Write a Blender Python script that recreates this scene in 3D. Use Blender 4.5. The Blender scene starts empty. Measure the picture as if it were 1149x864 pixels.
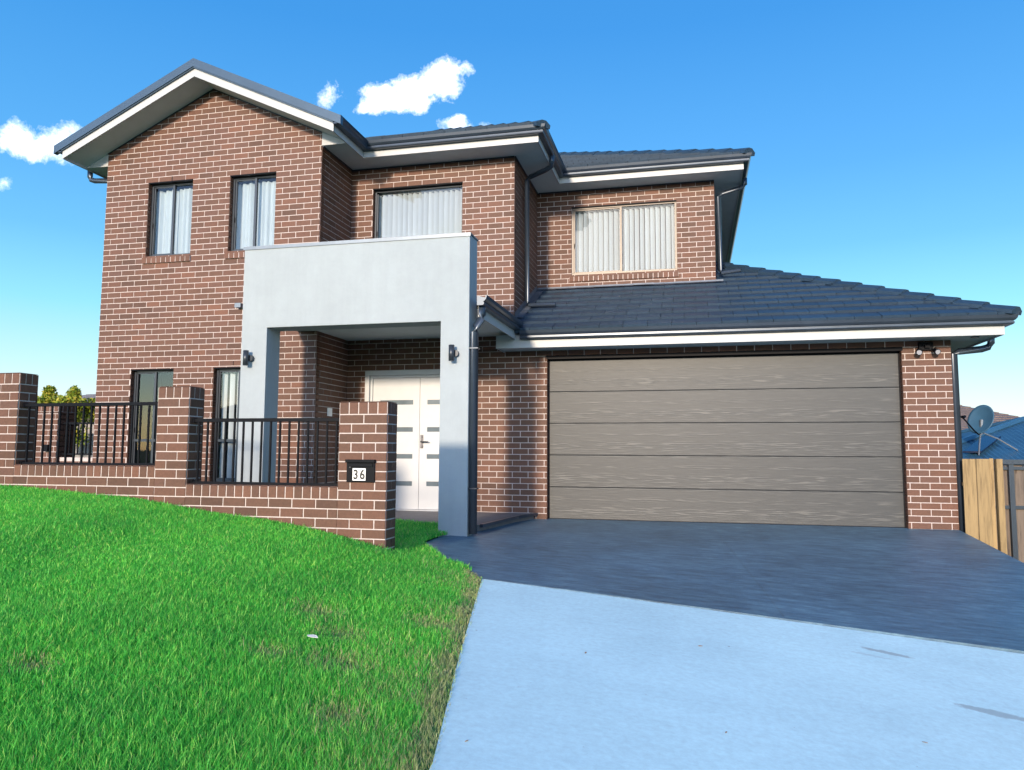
import bpy, math, random
import numpy as np
from mathutils import Vector, Matrix
random.seed(7); rng = np.random.default_rng(11)
S = bpy.context.scene
COL = S.collection
R = math.radians
C = 0.086            # brick course

# ------------------------------------------------------------------ materials
def newmat(name):
    m = bpy.data.materials.new(name); m.use_nodes = True
    nt = m.node_tree
    b = nt.nodes['Principled BSDF']
    return m, nt, b
def N(nt, t, **kw):
    n = nt.nodes.new(t)
    for k, v in kw.items():
        if k in n.inputs: n.inputs[k].default_value = v
        else: setattr(n, k, v)
    return n
def L(nt, a, b): nt.links.new(a, b)
def ramp(nt, stops):
    r = nt.nodes.new('ShaderNodeValToRGB')
    e = r.color_ramp.elements
    while len(e) < len(stops): e.new(0.5)
    for q, (p, c) in zip(e, stops):
        q.position = p; q.color = (*c, 1) if len(c) == 3 else c
    return r
def coords(nt, scale=(1, 1, 1), kind='Object'):
    tc = nt.nodes.new('ShaderNodeTexCoord'); mp = nt.nodes.new('ShaderNodeMapping')
    mp.inputs['Scale'].default_value = scale
    L(nt, tc.outputs[kind], mp.inputs['Vector']); return mp.outputs[0]
def noise(nt, vec, scale, detail=4, rough=.6):
    n = N(nt, 'ShaderNodeTexNoise'); n.inputs['Scale'].default_value = scale
    n.inputs['Detail'].default_value = detail; n.inputs['Roughness'].default_value = rough
    L(nt, vec, n.inputs['Vector']); return n.outputs[0]
def mixc(nt, fac, a, b, mode='MIX'):
    m = nt.nodes.new('ShaderNodeMix'); m.data_type = 'RGBA'; m.blend_type = mode
    for s, v in ((m.inputs[0], fac), (m.inputs[6], a), (m.inputs[7], b)):
        if isinstance(v, (int, float)): s.default_value = v
        elif isinstance(v, tuple): s.default_value = (*v, 1)
        else: L(nt, v, s)
    return m.outputs[2]
def math_(nt, op, a, b=None, c=None):
    m = nt.nodes.new('ShaderNodeMath'); m.operation = op
    for s, v in zip(m.inputs, (a, b, c)):
        if v is None: continue
        if isinstance(v, (int, float)): s.default_value = v
        else: L(nt, v, s)
    return m.outputs[0]
def bump(nt, b, h, strength=.3, dist=.01):
    n = N(nt, 'ShaderNodeBump'); n.inputs['Strength'].default_value = strength
    n.inputs['Distance'].default_value = dist
    L(nt, h, n.inputs['Height']); L(nt, n.outputs[0], b.inputs['Normal'])

def simple(name, col, rough=.5, metal=0, var=.12, nscale=6, bumpy=0, spec=.5, bscale=60):
    if name == 'black_metal': spec = .1
    m, nt, b = newmat(name)
    v = coords(nt)
    n = noise(nt, v, nscale)
    lo = tuple(c*(1-var) for c in col); hi = tuple(min(1, c*(1+var)) for c in col)
    r = ramp(nt, [(.3, lo), (.7, hi)]); L(nt, n, r.inputs[0]); L(nt, r.outputs[0], b.inputs['Base Color'])
    b.inputs['Roughness'].default_value = rough; b.inputs['Metallic'].default_value = metal
    b.inputs['Specular IOR Level'].default_value = spec
    if bumpy: bump(nt, b, noise(nt, v, bscale, 5), bumpy, .004)
    return m

def brick_mat(name, base):
    m, nt, b = newmat(name)
    g = nt.nodes.new('ShaderNodeNewGeometry')
    r = ramp(nt, [(0, tuple(c*.70 for c in base)), (.12, tuple(c*.88 for c in base)), (.35, base), (.6, (base[0]*1.1, base[1]*1.02, base[2]*1.0)),
                  (.85, (base[0]*.97, base[1]*1.0, base[2]*1.12)), (1, (base[0]*1.34, base[1]*1.22, base[2]*1.15))])
    L(nt, g.outputs['Random Per Island'], r.inputs[0])
    v = coords(nt)
    n = noise(nt, v, 45, 5, .7)
    rr = ramp(nt, [(.25, (.78, .78, .78)), (.75, (1.2, 1.2, 1.2))]); L(nt, n, rr.inputs[0])
    c = mixc(nt, 1.0, r.outputs[0], rr.outputs[0], 'MULTIPLY')
    n2 = noise(nt, v, 1.1, 3); r2 = ramp(nt, [(.3, (.9, .9, .92)), (.7, (1.08, 1.06, 1.04))]); L(nt, n2, r2.inputs[0])
    c = mixc(nt, 1.0, c, r2.outputs[0], 'MULTIPLY')
    L(nt, c, b.inputs['Base Color']); b.inputs['Roughness'].default_value = .62
    b.inputs['Specular IOR Level'].default_value = .35
    bump(nt, b, noise(nt, v, 130, 4, .7), .5, .003)
    return m

M = {}
M['brick'] = brick_mat('brick', (.110, .053, .034))
M['mortar'] = simple('mortar', (.48, .42, .40), .9, var=.10, nscale=30, bumpy=.5, spec=.2)
M['render'] = simple('render_paint', (.30, .36, .395), .85, var=.05, nscale=1.3, bumpy=.35, spec=.25, bscale=220)
def render_mat():
    m, nt, b = newmat('render_paint'); v = coords(nt)
    base = (.315, .360, .385)
    n1 = noise(nt, v, 1.1, 5, .6); r1 = ramp(nt, [(.3, tuple(c*.95 for c in base)), (.7, tuple(c*1.04 for c in base))]); L(nt, n1, r1.inputs[0])
    n2 = noise(nt, coords(nt, (7, 7, .55)), 1.6, 5, .6); r2 = ramp(nt, [(.28, (.965, .965, .96)), (.55, (1, 1, 1)), (.8, (1.02, 1.02, 1.02))]); L(nt, n2, r2.inputs[0])
    n3 = noise(nt, v, 9, 5, .7); r3 = ramp(nt, [(.3, (.97, .97, .97)), (.7, (1.03, 1.03, 1.03))]); L(nt, n3, r3.inputs[0])
    c = mixc(nt, 1., mixc(nt, 1., r1.outputs[0], r2.outputs[0], 'MULTIPLY'), r3.outputs[0], 'MULTIPLY')
    L(nt, c, b.inputs['Base Color']); b.inputs['Roughness'].default_value = .85; b.inputs['Specular IOR Level'].default_value = .25
    h = math_(nt, 'ADD', noise(nt, v, 240, 3), math_(nt, 'MULTIPLY', noise(nt, v, 14, 4), 1.5)); bump(nt, b, h, .4, .004)
    return m
M['render'] = render_mat()
M['cream'] = simple('cream_trim', (.38, .40, .41), .45, var=.03)
M['soffit'] = simple('soffit_paint', (.48, .55, .58), .7, var=.04)
M['gutter'] = simple('slate_metal', (.040, .056, .080), .28, metal=.35, var=.12, nscale=3)
M['barge'] = simple('barge_metal', (.045, .078, .115), .35, metal=.3, var=.08, nscale=3)
M['frame_dark'] = simple('dark_frame', (.035, .045, .058), .35, metal=.3, var=.05)
M['frame_bronze'] = simple('bronze_frame', (.085, .072, .060), .4, metal=.2, var=.05)
M['black'] = simple('black_metal', (.004, .005, .008), .5, metal=0, var=.1)
M['grey_metal'] = simple('grey_metal', (.16, .19, .22), .4, metal=.4, var=.1)
M['door'] = simple('door_paint', (.46, .48, .50), .4, var=.02)
M['glass_strip'] = simple('obscure_glass', (.12, .15, .17), .12, var=.1)
M['chrome'] = simple('brushed_steel', (.10, .10, .11), .35, metal=.6, var=.05)
M['white'] = simple('white_plastic', (.78, .78, .77), .4, var=.02)
M['black_ink'] = simple('black_ink', (.01, .01, .012), .5, var=.02)
M['slab'] = simple('porch_concrete', (.16, .15, .15), .7, var=.15, nscale=8, bumpy=.3)
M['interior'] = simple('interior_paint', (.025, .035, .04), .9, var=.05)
M['lead'] = simple('lead_flashing', (.10, .12, .15), .45, metal=.3, var=.2, nscale=9)
M['lamp'] = simple('lamp_lens', (.35, .36, .40), .1, var=.02)
M['leafdry'] = simple('dry_leaf', (.35, .22, .12), .8, var=.3, nscale=40)
M['leafpale'] = simple('pale_leaf', (.75, .72, .68), .7, var=.1, nscale=40)

def tile_mat(name, base):
    m, nt, b = newmat(name)
    g = nt.nodes.new('ShaderNodeNewGeometry')
    r = ramp(nt, [(0, tuple(c*.88 for c in base)), (.5, base), (1, tuple(c*1.13 for c in base))])
    L(nt, g.outputs['Random Per Island'], r.inputs[0])
    v = coords(nt); n = noise(nt, v, 14, 6, .75)
    rr = ramp(nt, [(.3, (.8, .8, .82)), (.72, (1.2, 1.18, 1.15))]); L(nt, n, rr.inputs[0])
    L(nt, mixc(nt, 1., r.outputs[0], rr.outputs[0], 'MULTIPLY'), b.inputs['Base Color'])
    b.inputs['Roughness'].default_value = .5
    bump(nt, b, noise(nt, v, 60, 4), .4, .004)
    return m
M['tile'] = tile_mat('slate_tile', (.018, .040, .070))
M['tile_far'] = tile_mat('brown_tile', (.16, .12, .10))
M['tile_grey'] = tile_mat('grey_tile', (.13, .13, .15))

def glass():
    m = bpy.data.materials.new('window_glass'); m.use_nodes = True; nt = m.node_tree
    for n in list(nt.nodes): nt.nodes.remove(n)
    o = nt.nodes.new('ShaderNodeOutputMaterial'); mx = nt.nodes.new('ShaderNodeMixShader')
    t = nt.nodes.new('ShaderNodeBsdfTransparent'); t.inputs[0].default_value = (.93, .96, .97, 1)
    gl = nt.nodes.new('ShaderNodeBsdfGlossy'); gl.inputs['Roughness'].default_value = .015
    lw = nt.nodes.new('ShaderNodeFresnel'); lw.inputs[0].default_value = 1.5
    f = math_(nt, 'MULTIPLY_ADD', lw.outputs[0], 1.2, .005)
    ge = nt.nodes.new('ShaderNodeNewGeometry')       # the inner face of the pane passes light straight through
    f = math_(nt, 'MULTIPLY', f, math_(nt, 'SUBTRACT', 1.0, ge.outputs['Backfacing']))
    bp = N(nt, 'ShaderNodeBump'); bp.inputs['Strength'].default_value = .012; bp.inputs['Distance'].default_value = .01
    L(nt, noise(nt, coords(nt), 2.5, 1), bp.inputs['Height']); L(nt, bp.outputs[0], gl.inputs['Normal'])
    L(nt, f, mx.inputs[0]); L(nt, t.outputs[0], mx.inputs[1]); L(nt, gl.outputs[0], mx.inputs[2])
    L(nt, mx.outputs[0], o.inputs[0]); return m
M['glass'] = glass()
def fabric(name, col, trans=.35):
    m, nt, b = newmat(name)
    b.inputs['Base Color'].default_value = (*col, 1); b.inputs['Roughness'].default_value = .8
    v = coords(nt); n = noise(nt, v, 3, 3)
    lo = tuple(c*.93 for c in col); r = ramp(nt, [(.3, lo), (.7, col)]); L(nt, n, r.inputs[0]); L(nt, r.outputs[0], b.inputs['Base Color'])
    b.inputs['Sheen Weight'].default_value = .1
    return m
M['blind'] = fabric('blind_fabric', (.50, .51, .52))
M['curtain'] = fabric('curtain_fabric', (.42, .46, .48))

def garage_mat():
    """embossed wood-grain steel: fine grain everywhere, longer raised strokes in two bands of every panel"""
    m, nt, b = newmat('woodgrain_steel')
    tc = nt.nodes.new('ShaderNodeTexCoord'); sx = nt.nodes.new('ShaderNodeSeparateXYZ'); L(nt, tc.outputs['Object'], sx.inputs[0])
    fine = noise(nt, coords(nt, (1.6, 1, 16)), 3.2, 6, .66)
    wob = math_(nt, 'MULTIPLY_ADD', noise(nt, coords(nt, (1.5, 1, 1)), 2.2, 3), .12, -.06)
    fz = math_(nt, 'FRACT', math_(nt, 'ADD', math_(nt, 'DIVIDE', sx.outputs[2], 2.352/5), wob))
    st = noise(nt, coords(nt, (2.4, 1, 38)), 1.6, 2, .4)
    band = ramp(nt, [(0, (.5,)*3), (.10, (.25,)*3), (.25, (1,)*3), (.36, (.85,)*3), (.46, (.12,)*3), (.56, (.1,)*3), (.64, (.8,)*3), (.72, (.1,)*3), (.9, (.15,)*3), (.97, (.7,)*3)])
    L(nt, fz, band.inputs[0])
    cr = ramp(nt, [(.50, (0, 0, 0)), (.64, (1, 1, 1))]); L(nt, st, cr.inputs[0])
    f = math_(nt, 'MULTIPLY', cr.outputs[0], band.outputs[0])
    r = ramp(nt, [(.25, (.019, .025, .030)), (.5, (.025, .031, .036)), (.75, (.032, .038, .042))]); L(nt, fine, r.inputs[0])
    L(nt, mixc(nt, math_(nt, 'MULTIPLY', f, .60), r.outputs[0], (.105, .108, .105)), b.inputs['Base Color'])
    b.inputs['Roughness'].default_value = .5; b.inputs['Metallic'].default_value = .1
    bump(nt, b, math_(nt, 'ADD', math_(nt, 'MULTIPLY', fine, .5), f), .32, .004)
    return m
M['garage'] = garage_mat()

def wood_mat(name, base, dark):
    m, nt, b = newmat(name)
    g = nt.nodes.new('ShaderNodeNewGeometry')
    v = coords(nt, (14, 14, 1.2)); n = noise(nt, v, 2.2, 6, .65)
    r = ramp(nt, [(.28, dark), (.5, base), (.75, tuple(min(1, c*1.25) for c in base))]); L(nt, n, r.inputs[0])
    k = ramp(nt, [(0, (.8, .8, .8)), (1, (1.2, 1.15, 1.1))]); L(nt, g.outputs['Random Per Island'], k.inputs[0])
    # knots
    vo = N(nt, 'ShaderNodeTexVoronoi'); vo.inputs['Scale'].default_value = 1; L(nt, coords(nt, (5, 5, 2.4)), vo.inputs['Vector'])
    kn = ramp(nt, [(.03, (.35, .25, .18)), (.10, (1, 1, 1))]); L(nt, vo.outputs['Distance'], kn.inputs[0])
    c = mixc(nt, 1., r.outputs[0], k.outputs[0], 'MULTIPLY'); c = mixc(nt, .8, c, kn.outputs[0], 'MULTIPLY')
    L(nt, c, b.inputs['Base Color']); b.inputs['Roughness'].default_value = .75
    bump(nt, b, n, .4, .004); return m
M['pine'] = wood_mat('treated_pine', (.25, .18, .085), (.13, .09, .04))
M['paling'] = wood_mat('weathered_paling', (.11, .09, .075), (.05, .04, .035))
M['paling_grey'] = wood_mat('grey_paling', (.22, .22, .22), (.12, .12, .12))

# ------------------------------------------------------------------ mesh builder
class MB:
    def __init__(s): s.v = []; s.f = []; s.m = []
    def add(s, vs, fs, mi=0):
        k = len(s.v); s.v += [tuple(map(float, p)) for p in vs]
        s.f += [tuple(i+k for i in f) for f in fs]; s.m += [mi]*len(fs); return s
    def box(s, x0, x1, y0, y1, z0, z1, mi=0):
        vs = [(x0,y0,z0),(x1,y0,z0),(x1,y1,z0),(x0,y1,z0),(x0,y0,z1),(x1,y0,z1),(x1,y1,z1),(x0,y1,z1)]
        return s.add(vs, [(0,3,2,1),(4,5,6,7),(0,1,5,4),(1,2,6,5),(2,3,7,6),(3,0,4,7)], mi)
    def prism(s, poly, d, mi=0):
        """poly: list of 3D points; extruded by vector d."""
        n = len(poly); d = Vector(d); a = [Vector(p) for p in poly]; b = [p+d for p in a]
        nrm = Vector((0,0,0))
        for i in range(n): nrm += a[i].cross(a[(i+1)%n])
        if nrm.dot(d) > 0: a.reverse(); b.reverse()
        return s.add(a+b, [tuple(range(n)), tuple(range(2*n-1, n-1, -1))]+[(i, i+n, (i+1)%n+n, (i+1)%n) for i in range(n)], mi)
    def frustum(s, back, front, mi=0):
        """open-backed: back ring & front ring (3D), front ring faced."""
        n = len(back)
        return s.add(list(back)+list(front), [tuple(range(n, 2*n))]+[(i, (i+1)%n, (i+1)%n+n, i+n) for i in range(n)], mi)
    def tube(s, pts, r, n=10, mi=0, cap=True, sq=False):
        pts = [Vector(p) for p in pts]; rings = []
        for i, p in enumerate(pts):
            a = pts[max(i-1, 0)]; b = pts[min(i+1, len(pts)-1)]
            t = (b-a).normalized()
            up = Vector((0, 0, 1)) if abs(t.z) < .95 else Vector((0, 1, 0))
            u = t.cross(up).normalized(); w = u.cross(t).normalized()
            rr = r[i] if isinstance(r, (list, tuple)) else r
            o = math.pi/4 if sq else 0
            rings.append([p+(u*math.cos(o+2*math.pi*k/n)+w*math.sin(o+2*math.pi*k/n))*rr for k in range(n)])
        k = len(pts); vs = [q for g in rings for q in g]; fs = []
        for i in range(k-1):
            for j in range(n): fs.append((i*n+j, i*n+(j+1)%n, (i+1)*n+(j+1)%n, (i+1)*n+j))
        if cap: fs += [tuple(range(n-1, -1, -1)), tuple(range((k-1)*n, k*n))]
        return s.add(vs, fs, mi)
    def sweep(s, path, prof, mi=0, side=1):
        """path: plan points (x,y,z); prof: (outward, z) polygon; outward is to the RIGHT of travel * side; mitred."""
        P = [Vector(p) for p in path]; n = len(P); rings = []
        for i in range(n):
            d0 = (P[i]-P[i-1]) if i > 0 else (P[i+1]-P[i])
            d1 = (P[i+1]-P[i]) if i < n-1 else d0
            d0 = Vector((d0.x, d0.y)).normalized(); d1 = Vector((d1.x, d1.y)).normalized()
            n0 = Vector((d0.y, -d0.x))*side; n1 = Vector((d1.y, -d1.x))*side
            b = (n0+n1)/(1+n0.dot(n1))
            rings.append([(P[i].x+b.x*o, P[i].y+b.y*o, P[i].z+z) for o, z in prof])
        m = len(prof); vs = [q for g in rings for q in g]; fs = []
        for i in range(n-1):
            for j in range(m): fs.append((i*m+j, i*m+(j+1)%m, (i+1)*m+(j+1)%m, (i+1)*m+j))
        fs += [tuple(range(m-1, -1, -1)), tuple(range((n-1)*m, n*m))]
        return s.add(vs, fs, mi)
    def build(s, name, mats, parent=None, smooth=False, recalc=False, bevel=0):
        me = bpy.data.meshes.new(name); me.from_pydata(s.v, [], s.f)
        for k in (mats if isinstance(mats, (list, tuple)) else [mats]): me.materials.append(M[k] if isinstance(k, str) else k)
        me.polygons.foreach_set('material_index', s.m)
        if smooth: me.polygons.foreach_set('use_smooth', [True]*len(s.f))
        me.update()
        if recalc:
            import bmesh
            bm = bmesh.new(); bm.from_mesh(me); bmesh.ops.recalc_face_normals(bm, faces=bm.faces); bm.to_mesh(me); bm.free()
        o = bpy.data.objects.new(name, me); COL.objects.link(o)
        if parent: o.parent = parent
        if bevel:
            md = o.modifiers.new('bevel', 'BEVEL'); md.width = bevel; md.segments = 2; md.limit_method = 'ANGLE'
        if parent:
            # geometry is written in world coordinates; only the Empties stand away from the origin
            o.matrix_parent_inverse = Matrix.Translation(parent.location).inverted()
        return o
def tag(o, label=None, cat=None, group=None, kind=None):
    for k, v in (('label', label), ('category', cat), ('group', group), ('kind', kind)):
        if v: o[k] = v
    return o
def thing(name, loc, label, cat, group=None):
    o = bpy.data.objects.new(name, None); COL.objects.link(o); o.location = loc
    return tag(o, label, cat, group)

def clip(poly, reg):
    """Sutherland-Hodgman: 2D poly clipped by CCW convex region."""
    out = list(poly)
    for i in range(len(reg)):
        ax, ay = reg[i]; bx, by = reg[(i+1) % len(reg)]
        side = lambda p: (bx-ax)*(p[1]-ay)-(by-ay)*(p[0]-ax)
        res = []
        for j in range(len(out)):
            p, q = out[j], out[(j+1) % len(out)]; sp, sq = side(p), side(q)
            if sp >= 0: res.append(p)
            if (sp >= 0) != (sq >= 0):
                t = sp/(sp-sq); res.append((p[0]+t*(q[0]-p[0]), p[1]+t*(q[1]-p[1])))
        out = res
        if len(out) < 3: return []
    # drop duplicates
    r = []
    for p in out:
        if not r or abs(p[0]-r[-1][0])+abs(p[1]-r[-1][1]) > 1e-5: r.append(p)
    if len(r) > 1 and abs(r[0][0]-r[-1][0])+abs(r[0][1]-r[-1][1]) < 1e-5: r.pop()
    return r if len(r) > 2 else []
def area(p):
    return .5*sum(p[i][0]*p[(i+1)%len(p)][1]-p[(i+1)%len(p)][0]*p[i][1] for i in range(len(p)))
def inset(p, d):
    cx = sum(q[0] for q in p)/len(p); cy = sum(q[1] for q in p)/len(p)
    if len(p) == 4 and abs(p[0][1]-p[1][1]) < 1e-6:
        x0 = min(q[0] for q in p); x1 = max(q[0] for q in p); y0 = min(q[1] for q in p); y1 = max(q[1] for q in p)
        return [(q[0]+(d if q[0] < cx else -d), q[1]+(d if q[1] < cy else -d)) for q in p]
    return [(q[0]+(cx-q[0])*.04, q[1]+(cy-q[1])*.06) for q in p]
def subtract(rects, h):
    out = []
    for a, b, c, d in rects:
        h0, h1, h2, h3 = h
        if h0 >= b or h1 <= a or h2 >= d or h3 <= c: out.append((a, b, c, d)); continue
        if a < h0: out.append((a, h0, c, d))
        if b > h1: out.append((h1, b, c, d))
        x0, x1 = max(a, h0), min(b, h1)
        if c < h2: out.append((x0, x1, c, h2))
        if d > h3: out.append((x0, x1, h3, d))
    return out

def wall(mb, org, dr, length, z0, z1, holes=(), th=.10, reg=None, phase=0., zoff=0., proud=.005, weeps=()):
    jz = lambda: random.uniform(-.0012, .0012)
    """brick skin: individual bricks standing proud of a mortar body. dr: unit plan direction, outward normal is its right."""
    ux, uy = dr; nx, ny = uy, -ux
    P = lambda u, z, o: (org[0]+ux*u+nx*o, org[1]+uy*u+ny*o, z)
    full = [(0, z0), (length, z0), (length, z1), (0, z1)]
    reg = reg or full
    # mortar body
    us = sorted({0, length} | {max(0, min(length, v)) for h in holes for v in h[:2]})
    for a, b in zip(us[:-1], us[1:]):
        if b-a < 1e-4: continue
        segs = [(a, b, z0, z1)]
        for h in holes: segs = subtract(segs, h)
        for (x0, x1, c, d) in segs:
            q = clip([(x0, c), (x1, c), (x1, d), (x0, d)], reg)
            if q and abs(area(q)) > 1e-5: mb.prism([P(u, z, 0) for u, z in q], (-nx*th, -ny*th, 0), 1)
    r0 = int(math.floor((z0-zoff)/C))-1; r1 = int(math.ceil((z1-zoff)/C))+1
    for r in range(r0, r1):
        c, d = zoff+r*C+.005, zoff+(r+1)*C-.005
        if d <= z0 or c >= z1: continue
        k = math.floor((-phase)/.24)-2
        u = phase+(0.12 if r % 2 else 0)+k*.24
        while u < length:
            a, b = u+.005+jz(), u+.235+jz(); u += .24
            if b <= 0 or a >= length: continue
            a, b = max(a, 0), min(b, length)
            segs = [(a, b, max(c, z0), min(d, z1))]
            for h in holes: segs = subtract(segs, h)
            for (x0, x1, e, g) in segs:
                if x1-x0 < .018 or g-e < .012: continue
                q = clip([(x0, e), (x1, e), (x1, g), (x0, g)], reg)
                if not q or abs(area(q)) < 4e-4: continue
                w = proud+random.uniform(-.0008, .0008)
                mb.frustum([P(p[0], p[1], 0) for p in q], [P(p[0], p[1], w+random.uniform(-.0007, .0007)) for p in inset(q, .0018)], 0)
    for (u, z) in weeps:
        mb.frustum([P(u-.005, z-.036, 0.0005), P(u+.005, z-.036, 0.0005), P(u+.005, z+.036, 0.0005), P(u-.005, z+.036, 0.0005)],
                   [P(u-.004, z-.036, .003), P(u+.004, z-.036, .003), P(u+.004, z+.036, .003), P(u-.004, z+.036, .003)], 2)
def rowlock(mb, org, dr, length, z0, z1, proud=.005, pitch=.086, depth=None, tilt=0.):
    """a course of bricks on edge"""
    ux, uy = dr; nx, ny = uy, -ux
    n = max(1, round(length/pitch)); w = length/n
    P = lambda u, z, o: (org[0]+ux*u+nx*o, org[1]+uy*u+ny*o, z)
    for i in range(n):
        a, b = i*w+.005, (i+1)*w-.005; e, g = z0+.005, z1-.004
        pr = proud+random.uniform(-.001, .001)
        q = [(a, e), (b, e), (b, g), (a, g)]
        mb.frustum([P(p[0], p[1], 0) for p in q], [P(p[0], p[1], pr) for p in inset(q, .002)], 0)
        if depth:   # top faces of the bricks
            t = [P(a, z1, -.004), P(b, z1, -.004), P(b, z1, -depth+.004), P(a, z1, -depth+.004)]
            mb.frustum(t, [(x, y, z+.004) for x, y, z in t], 0)

# ------------------------------------------------------------------ camera
cam = bpy.data.cameras.new('camera'); co = bpy.data.objects.new('camera', cam); COL.objects.link(co)
f_px = 847.6047
Fv = Vector((-.23274395, .9686096, .08732522)); Rv = Vector((.97241381, .23320937, .00497679)); Uv = Vector((.01554449, -.08607457, .99616742))
m = Matrix((Rv, Uv, -Fv)).transposed().to_4x4(); m.translation = (0, 0, .9923); co.matrix_world = m
cam.sensor_fit = 'HORIZONTAL'; cam.sensor_width = 36; cam.lens = f_px/1149*36; cam.clip_end = 3000; cam.clip_start = .05
S.camera = co

# ------------------------------------------------------------------ terrain functions
def interp(x, xs, ys): return np.interp(x, xs, ys)
EDGE_Y = [-3, 0, 2.72, 3.24, 3.97, 6.06, 6.45, 6.7, 7.1, 7.31, 7.52]
EDGE_X = [-.6, -.68, -.95, -1.07, -1.24, -1.70, -1.95, -2.23, -2.5, -2.65, -2.79]
EDGE2_Y = [7.52, 8.19, 8.86, 9.1]; EDGE2_X = [-2.79, -2.83, -2.72, -2.68]
def edge_x(y): return interp(y, EDGE_Y+EDGE2_Y[1:], EDGE_X+EDGE2_X[1:])
def drive_z(x, y):
    xx = np.clip(x, -3.5, 4.5)
    yy = np.clip(y, -4.5, 11)
    return -(11-yy)*(.0325+.0129*xx)
RD = [0, .25, .75, 1.24, 1.5, 1.96, 2.6, 3.4, 4.4, 5.1, 9]
RZ = [.0, .03, .12, .24, .29, .36, .42, .53, .60, .63, .68]
def lawn_z(x, y):
    ex = edge_x(y); d = np.maximum(ex-x, 0)
    k = interp(y, [0, 2, 6.3], [.45, .62, 1.0])
    z = drive_z(ex, y)+.004+interp(d, RD, RZ)*k
    return z

YA, YB, YC, YE, YP, YF = 9.903, 10.93, 12.66, 11.0, 8.5, 6.374
XA0, XA1, XB1, XC1, XE3 = -9.047, -5.30, -2.604, .393, 3.328
PITCH = .466
SOF = 5.50

house = thing('brick_house', (0, 11, 0), 'two storey brown brick house with white rendered portico and wide double garage', 'house')

# ------------------------------------------------------------------ house walls
MB3 = ['brick', 'mortar', 'black']
def holes_rel(x0, hs): return [(a-x0, b-x0, c, d) for a, b, c, d in hs]
WA = [(-8.27, -7.47, 46*C+.03, 60*C), (-6.82, -6.04, 46*C+.03, 60*C), (-8.43, -7.67, .52, 2.215), (-6.98, -6.20, .52, 2.215)]
SA0, SAP = 5.713, 6.585
w = MB()
LA = XA1-XA0; ap = -7.17-XA0
regA = [(0, -.3), (LA, -.3), (LA, 5.70), (ap, 5.70+.466*(LA-ap)), (0, 5.70)]
wp = [(-.60+.96*i+LA*.25, 61.5*C) for i in range(4)]+[(.22+.96*i, 35.5*C) for i in range(4)]+[(.35+.96*i, 26.5*C) for i in range(2)]
wall(w, (XA0, YA), (1, 0), LA, -.3, 6.7, holes_rel(XA0, WA), .11, regA, weeps=[(u, z) for u, z in [(1.2,60.5*C),(2.7,60.5*C),(.24,35.5*C),(1.2,35.5*C),(2.16,35.5*C),(1.08,26.5*C),(2.4,26.5*C)]])
for a, b, c, d in WA:   # reveals (left and right)
    wall(w, (a, YA+.001), (0, 1), .09, c, d, th=.02, phase=.0, proud=.004)
    wall(w, (b, YA+.09), (0, -1), .089, c, d, th=.02, proud=.004)
w.build('gable_wall', MB3, house)
w = MB()  # return A > B, faces right
wall(w, (XA1, YA+.006), (0, 1), YB-YA-.006, -.1, 5.70, th=.11, phase=.12)
w.build('return_wall', MB3, house)
WB = [(-4.93, -3.43, 3.9, 60*C), (-4.99, -3.20, .10, 2.236)]
w = MB()
LB = XB1-XA1
regB = [(0, 2.75), (LB, 2.75), (LB, 5.65), (0, 5.65)]
wall(w, (XA1, YB), (1, 0), LB, 2.752, 5.65, holes_rel(XA1, WB[:1]), .11, weeps=[(1.1, 60.5*C+C), (2.4, 60.5*C+C), (2.45, 38.5*C)])
wall(w, (XA1, YB), (1, 0), -3.185-XA1, -.1, 2.75, holes_rel(XA1, WB[1:]), .11)
wall(w, (WB[0][0], YB+.001), (0, 1), .09, 3.9, 60*C, th=.02, proud=.004)
wall(w, (WB[0][1], YB+.09), (0, -1), .089, 3.9, 60*C, th=.02, proud=.004)
w.build('centre_wall', MB3, house)
w = MB()
wall(w, (XB1, YB+.006), (0, 1), YC-YB-.006, 2.6, 5.65, th=.11, phase=.12)
w.build('return_wall', MB3, house)
WC = [(-1.996, -.22, 47*C-.03, 60.5*C)]
w = MB()
wall(w, (XB1, YC), (1, 0), XC1-XB1, 2.6, 5.65, holes_rel(XB1, WC), .11, phase=-.06, weeps=[(1.55, 62.5*C), (2.45, 62.5*C)])
wall(w, (XC1, YC+.006), (0, 1), 7.3, 2.6, 5.65, th=.11, phase=.12)
w.build('upper_right_wall', MB3, house)
GH = (-2.109, 2.733, -.2, 28*C)
w = MB()
wall(w, (-3.185, YE), (1, 0), XE3+3.185, -.3, 29*C+.04, holes_rel(-3.185, [GH]), .11, phase=.194-.24,
     weeps=[(.22, 1.5*C), (1.4, 28.5*C)])
wall(w, (XE3, YE+.006), (0, 1), 6.0, -.8, 29*C+.04, th=.11, phase=.12)
wall(w, (-2.109, YE+.001), (0, 1), .118, -.2, 28*C, th=.02, proud=.004)
wall(w, (2.733, YE+.119), (0, -1), .118, -.2, 28*C, th=.02, proud=.004)
wall(w, (-3.185, YE), (1, 0), .70, 29*C+.0401, 2.745, th=.11, phase=.194-.24)
w.build('garage_wall', MB3, house)
w = MB()
wall(w, (XA0, 19.9), (0, -1), 19.9-YA-.006, -.4, 5.70, th=.11, phase=.12)
w.build('side_wall', MB3, house)
w = MB(); w.box(XA0+.11, XC1-.11, 19.86, 19.96, -.4, 5.6); w.box(XC1, XE3-.12, 16.9, 17.0, -.6, 2.5)
w.build('rear_wall', 'mortar', house)

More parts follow.
